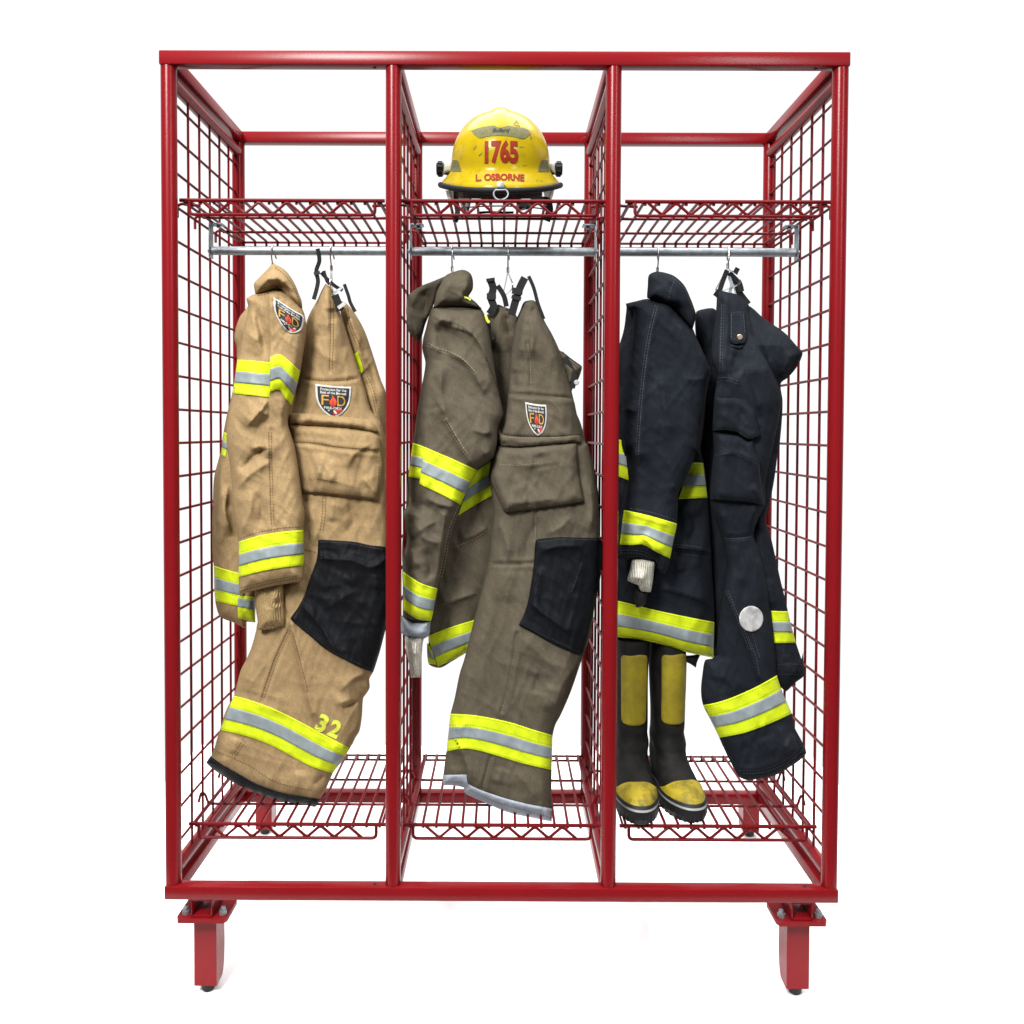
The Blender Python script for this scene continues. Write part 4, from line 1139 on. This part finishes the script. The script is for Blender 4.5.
def onhel(px, py, off=.0012):
    d = (Vector([float(a) for a in U(px, py, .25)]) - CAM).normalized()
    loc, nrm, _, _ = BV.ray_cast(CAM, d)
    if loc is None: return tuple(float(a) for a in U(px, py, .2))
    if nrm.dot(d) > 0: nrm = -nrm
    return tuple(loc + nrm * off)


def hel_poly(pts, mat, name, off=.0012, par=hel):
    q = np.array([(425 + a / 6.827, 95 + b / 6.827) for a, b in pts])
    s = Sheet(q, over=None, y0=0, bulge=0, step=1.2); v, f = s.tri()
    return mk(name, [onhel(a, b, off) for a, b in v], f, mat, par)


def hel_text(txt, cx, cy, w, h, mat, bold=.02, arc=0., shear=0., off=.0016):
    v, f = text_mesh(txt, bold, shear, cuts=2)
    q = np.array([(425 + (cx + a * w) / 6.827, 95 + (cy - b * h + arc * (2 * a) ** 2) / 6.827) for a, b in v])
    return mk('lettering', [onhel(a, b, off) for a, b in q], orient(q, f), mat, hel, False)


hel_poly([(315, 246), (368, 226), (420, 216), (472, 211), (495, 222), (515, 224), (540, 220), (562, 212), (625, 220), (690, 232), (724, 266), (695, 288), (672, 301), (600, 286), (500, 278), (430, 284), (370, 294)], M['holive'], 'reflective_panel')
hel_poly([(190, 446), (224, 446), (238, 480), (250, 524), (205, 524), (178, 520)], M['holive'], 'reflective_panel')
hel_poly([(796, 446), (832, 446), (846, 524), (820, 526), (768, 524), (780, 485)], M['holive'], 'reflective_panel')
hel_text('1765', 522, 388, 226, 160, M['hred'], .05, 4)
hel_text('L. OSBORNE', 512, 562, 330, 48, M['hred'], .04, 6)
hel_text('Bullard', 520, 243, 118, 28, M['p_black'], .03, 2, .3)
for pts in ([(604, 200), (622, 172), (628, 176), (610, 204)], [(622, 172), (640, 196), (636, 200), (620, 178)], [(612, 204), (648, 210), (648, 215), (612, 209)],
            [(716, 284), (724, 280), (728, 300), (720, 306)], [(330, 372), (352, 344), (354, 348), (334, 376)], [(366, 414), (390, 392), (392, 396), (370, 418)], [(640, 350), (676, 356), (676, 359), (640, 354)],
            [(758, 584), (766, 582), (766, 588), (758, 590)], [(786, 588), (800, 584), (800, 589), (788, 592)], [(664, 480), (704, 476), (704, 478), (664, 483)]):
    hel_poly(pts, M['holive'], 'scuff_mark', .0009)
# front D-ring and its plate
c = Vector(onhel(500.5, 185.2, .004))
MB().box(c.x - .009, c.x + .009, c.y - .012, c.y + .004, c.z - .012, c.z + .003, .002).build('ring_plate', M['zinc'], hel)
pts = [(425 + a / 6.827, 95 + b / 6.827) for a, b in [(482, 648), (468, 668), (470, 690), (488, 712), (516, 718), (546, 710), (566, 690), (568, 668), (552, 648)]]
MB().tube(roundpath([tuple(float(k) for k in U(a, b, c.y - .015)) for a, b in pts], .006, 3), .0022, 8, closed=True).build('front_ring', M['zinc'], hel)
hx = lambda a, b, y: tuple(float(k) for k in U(425 + a / 6.827, 95 + b / 6.827, y))
for sg, cx in ((-1, 104), (1, 912)):
    p = hx(cx, 505, .245); q = MB(); w = .0098; R0 = .0175
    ring = []
    q.tube([(p[0] - w, p[1], p[2]), (p[0] - w * .7, p[1], p[2]), (p[0] + w * .7, p[1], p[2]), (p[0] + w, p[1], p[2])], [R0 * .85, R0, R0, R0 * .85], 24)
    for k in range(10):
        a = k / 10 * 2 * math.pi; q.tube([(p[0] - w * .6, p[1] + R0 * math.cos(a), p[2] + R0 * math.sin(a)), (p[0] + w * .6, p[1] + R0 * math.cos(a), p[2] + R0 * math.sin(a))], .003, 6)
    kn = q.build('visor_knob', M['blackrub'], hel)
    MB().tube([(p[0], p[1], p[2]), (p[0] - sg * .03, p[1] + .004, p[2] - .004)], [.011, .014], 12).build('knob_mount', M['holive'], kn)
    s2 = Sheet([(425 + a / 6.827, 95 + b / 6.827) for a, b in ([(130, 462), (185, 452), (180, 520), (140, 530), (120, 545)] if sg < 0 else [(832, 452), (880, 465), (896, 540), (870, 530), (845, 522)])], .235, .006, 4, .006, noise='flat', amp=0, step=1.2)
    s2.build('visor_bracket', M['shield'], hel)
# everything under the brim: liner, ear flaps, straps, face shield
lin = [hw((SXh * .86 * math.cos(a), SYh * .9 * math.sin(a), z)) for z in (.03, -.045) for a in np.linspace(0, 2 * math.pi, 49)[:-1]]
mk('inner_liner', lin, [(k, (k + 1) % 48, 48 + (k + 1) % 48, 48 + k) for k in range(48)], M['black'], hel)
Vv = []; Fv = []; nu, nv = 41, 10
for i in range(nv):
    v = i / (nv - 1)
    for k in range(nu):
        th = math.pi * (1.0 + k / (nu - 1)); c_, s_ = math.cos(th), math.sin(th)
        dz = -.012 - v * (.060 + .032 * abs(s_) ** .7)
        Vv.append((HX + (.142 - .020 * v) * c_, HYY + .148 * s_ * (1 - .06 * v), HZ + dz))
for i in range(nv - 1):
    for k in range(nu - 1): Fv.append((i * nu + k, i * nu + k + 1, (i + 1) * nu + k + 1, (i + 1) * nu + k))
vis = mk('face_shield', Vv, Fv, M['lens'], hel)
vis.modifiers.new('thickness', 'SOLIDIFY').thickness = .002
edge = [Vv[i * nu] for i in range(nv)] + [Vv[(nv - 1) * nu + k] for k in range(1, nu)] + [Vv[i * nu + nu - 1] for i in reversed(range(nv - 1))]
MB().tube(edge, .0016, 6).build('shield_rim', M['hblack'], vis)
for pts in ([(140, 650), (210, 655), (205, 715), (160, 715)], [(215, 655), (315, 655), (300, 790), (255, 810), (240, 740)], [(805, 650), (884, 645), (862, 718), (830, 745)]):
    Sheet([(425 + a / 6.827, 95 + b / 6.827) for a, b in pts], .20, .004, 4, .004, noise='flat', amp=0, step=1.3).build('ear_guard', M['shield'], hel)
hs = lambda pts, w, y, nm, m_, th=.004: strap('P ' + ' '.join('%.3f,%.3f' % (425 + a / 6.827, 95 + b / 6.827) for a, b in pts), w, y, nm, M[m_], hel, th)
hs([(212, 652), (214, 720), (222, 800), (205, 868)], 5.2, .19, 'chin_strap', 'black')
hs([(320, 660), (305, 740), (292, 790)], 2.0, .188, 'chin_strap', 'black')
hs([(205, 862), (250, 838), (262, 826)], 1.2, .19, 'chin_strap', 'black')
hs([(740, 690), (770, 715), (835, 722), (850, 790), (828, 860)], 7.5, .186, 'chin_strap', 'black', .005)
hs([(640, 760), (700, 752), (760, 722)], 8.0, .182, 'chin_strap', 'black', .005)
hs([(655, 782), (690, 776)], 2.2, .179, 'strap_print', 'p_white', .002)
hs([(700, 660), (720, 690), (800, 690)], 6.0, .192, 'chin_strap', 'black', .005)
hs([(325, 672), (420, 688), (515, 694), (620, 688), (720, 672)], 8.0, .175, 'brow_pad', 'black', .01)
hs([(355, 805), (430, 800), (520, 803), (605, 802)], 2.4, .2, 'headband', 'hblack', .004)

# ================================================================== BOOTS
BL = 300


def bsec(z):
    """boot slice at height z -> (y of heel, y of toe, half width)"""
    def ip(tab): return float(np.interp(z, [a for a, _ in tab], [b for _, b in tab]))
    yf = ip([(0, -.196), (.02, -.206), (.035, -.204), (.05, -.196), (.062, -.180), (.074, -.150), (.088, -.115), (.105, -.088), (.13, -.066), (.17, -.055), (.22, -.056), (.30, -.062), (.44, -.064)])
    yb = ip([(0, .082), (.03, .086), (.08, .078), (.14, .070), (.22, .068), (.30, .072), (.44, .076)])
    w = ip([(0, .053), (.03, .055), (.05, .053), (.07, .050), (.09, .0465), (.12, .0445), (.17, .0425), (.25, .0435), (.44, .047)])
    return yb, yf, w


def bpt(th, z, off=0.):
    """th = 0 at the toe side, runs round the boot"""
    yb, yf, w = bsec(z)
    f = np.clip((.16 - z) / .12, 0, 1); f = f * f * (3 - 2 * f)
    yc = (yb * (.5 + .28 * f) + yf * (.5 - .28 * f)) if False else None
    c, s_ = math.cos(th), math.sin(th); n = 2.25
    ym = (yb + yf) / 2; ly = (yb - yf) / 2
    e = 2 / n
    yy = -math.copysign(abs(c) ** e, c); xx = math.copysign(abs(s_) ** e, s_)
    waist = 1 - f * (.17 * math.exp(-((yy - .18) / .35) ** 2) + .10 * max(0, yy))
    toe = 1 + .04 * f * math.exp(-((yy + .6) / .3) ** 2)
    return ((w * waist * toe + off) * xx, ym + (ly + off) * yy, z)


def make_boot(px, pyb, y, rz, label):
    p = U(px, pyb, y); x0, y0 = float(p[0]), y; z0 = .155
    b = thing('rubber_boot', (x0, y0, z0), label, 'boot', 'rubber boots on the bottom shelf')
    R = Matrix.Rotation(rz, 3, 'Z')
    tw = lambda q: tuple(R @ Vector(q) + Vector((x0, y0, z0)))
    def loft(zs, name, mat, offs=None, captop=True, n=72, fold=0., lug=0.):
        V = []; F = []
        for i, z in enumerate(zs):
            for k in range(n):
                th = 2 * math.pi * k / n; o = offs[i] if offs is not None else 0
                if fold:
                    o += fold * (.5 * math.sin(z * 95 + 1.6 * math.cos(th)) * math.exp(-((z - .135) / .035) ** 2) * (1 + .6 * math.cos(th)) + .35 * math.sin(th * 3 + z * 22))
                if lug and z < .0175: o -= lug * (1 + math.copysign(1, math.sin(th * 36 + .1)))
                V.append(tw(bpt(th, z, o)))
        for i in range(len(zs) - 1):
            for k in range(n): F.append((i * n + k, i * n + (k + 1) % n, (i + 1) * n + (k + 1) % n, (i + 1) * n + k))
        F.append(tuple(reversed(range(n))))
        if captop: F.append(tuple((len(zs) - 1) * n + k for k in range(n)))
        o = mk(name, V, F, mat, b)
        try: o.data.set_sharp_from_angle(angle=math.radians(50))
        except Exception: pass
        return o
    loft(list(np.linspace(.022, .43, 120)), 'boot_upper', M['bootrub'], None, True, fold=.004)
    so = loft([0, .003, .017, .018, .035, .036], 'sole', M['blackrub'], [.002, .004, .005, .005, .005, .002], True, n=144, lug=.0014)
    loft([.0355, .0365, .041, .042], 'foxing_line', M['bootline'], [.003, .005, .005, .003], True)
    loft([.0415, .0425, .048, .050], 'foxing_strip', M['blackrub'], [.003, .006, .005, .001], True)
    # toe cap
    def patch(name, mat, fn, nu, nv, off):
        V = []; F = []
        for o in (off, -.004):
            for i in range(nv):
                for k in range(nu):
                    th, z, e = fn(k / (nu - 1), i / (nv - 1)); V.append(tw(bpt(th, z, o if (o < 0 or not e) else off * .2)))
        g = lambda i, k, l=0: l * nu * nv + i * nu + k
        for i in range(nv - 1):
            for k in range(nu - 1): F.append((g(i, k), g(i, k + 1), g(i + 1, k + 1), g(i + 1, k)))
        rimv = [(0, k) for k in range(nu)] + [(i, nu - 1) for i in range(1, nv)] + [(nv - 1, k) for k in reversed(range(nu - 1))] + [(i, 0) for i in reversed(range(1, nv - 1))]
        for a, c2 in zip(rimv, rimv[1:] + rimv[:1]): F.append((g(*a), g(*a, 1), g(*c2, 1), g(*c2)))
        o = mk(name, V, F, mat, b)
        bm = bmesh.new(); bm.from_mesh(o.data); bmesh.ops.recalc_face_normals(bm, faces=bm.faces[:]); bm.to_mesh(o.data); bm.free()
        return o
    def toe(u, v):
        th = (u - .5) * 2 * 1.45
        zt = .083 - .036 * min(1, abs(th) / 1.45) ** 2.2
        return th, .044 + (zt - .044) * v, (v > .97)
    patch('toe_cap', M['bootyel'], toe, 41, 26, .003)
    def shin(u, v):
        cu = (u - .5) * 2; cv = (v - .5) * 2
        rx, rz_ = .62, .17          # rounded-corner rectangle
        lim = 1.0
        if abs(cv) > 1 - rz_: lim = 1 - rx * (1 - math.sqrt(max(0, 1 - ((abs(cv) - (1 - rz_)) / rz_) ** 2)))
        e = abs(cu) > .97 or abs(cv) > .985
        return cu * lim * .84, .203 + (.398 - .203) * v, e
    patch('shin_panel', M['bootpanel'], shin, 29, 40, .0022)
    return b


make_boot(667, 790, .285, .17, 'right hand rubber boot of the pair, turned slightly outward beside the bare shelf')
make_boot(631, 790, .275, -.02, 'left hand rubber boot of the pair, partly hidden behind the red post')

# ================================================================== FLOOR AND LIGHT
fl = MB().prism([(-1.35, -.35), (1.35, -.35), (1.35, 1.7), (-1.35, 1.7)], 'z', -.28, -.2573).build('floor', M['floor'], None, False)
tag(fl, kind='structure', label='plain white studio floor under the rack')

w = bpy.data.worlds.new('World'); SC.world = w; w.use_nodes = True
nt = w.node_tree; bg = nt.nodes['Background']
tc = nt.nodes.new('ShaderNodeTexCoord'); sp = nt.nodes.new('ShaderNodeSeparateXYZ'); nt.links.new(tc.outputs['Generated'], sp.inputs[0])
mr = nt.nodes.new('ShaderNodeMapRange'); mr.inputs['From Min'].default_value = -.1; mr.inputs['From Max'].default_value = .4
mr.inputs['To Min'].default_value = .1; mr.inputs['To Max'].default_value = 1.06; mr.interpolation_type = 'SMOOTHSTEP'
nt.links.new(sp.outputs['Y'], mr.inputs['Value']); nt.links.new(mr.outputs[0], bg.inputs['Strength'])
bg.inputs['Color'].default_value = (1, 1, 1, 1)


def area(name, loc, target, sx, sy, power, col=(1, 1, 1)):
    l = bpy.data.lights.new(name, 'AREA'); l.shape = 'RECTANGLE'; l.size = sx; l.size_y = sy; l.energy = power; l.color = col
    o = bpy.data.objects.new(name, l); COL.objects.link(o); o.location = loc
    o.rotation_euler = (Vector(target) - Vector(loc)).to_track_quat('-Z', 'Y').to_euler(); return o


area('floor_whitening_fill', (0, 0, 7.5), (0, 0, 0), 9, 9, 1900)  # added overhead fill, strong enough to burn the floor out to white
area('front_softbox', (-1.5, -3.0, 3.6), (0, .2, 1.0), 1.0, 1.0, 290, (1, .985, .96))
area('side_softbox', (2.2, -2.8, 2.9), (0, .2, 1.0), .5, 1.3, 48)

SC.render.engine = 'CYCLES'
SC.view_settings.view_transform = 'Standard'
try: SC.view_settings.look = 'None'
except Exception: pass
SC.view_settings.exposure = 0; SC.view_settings.gamma = 1
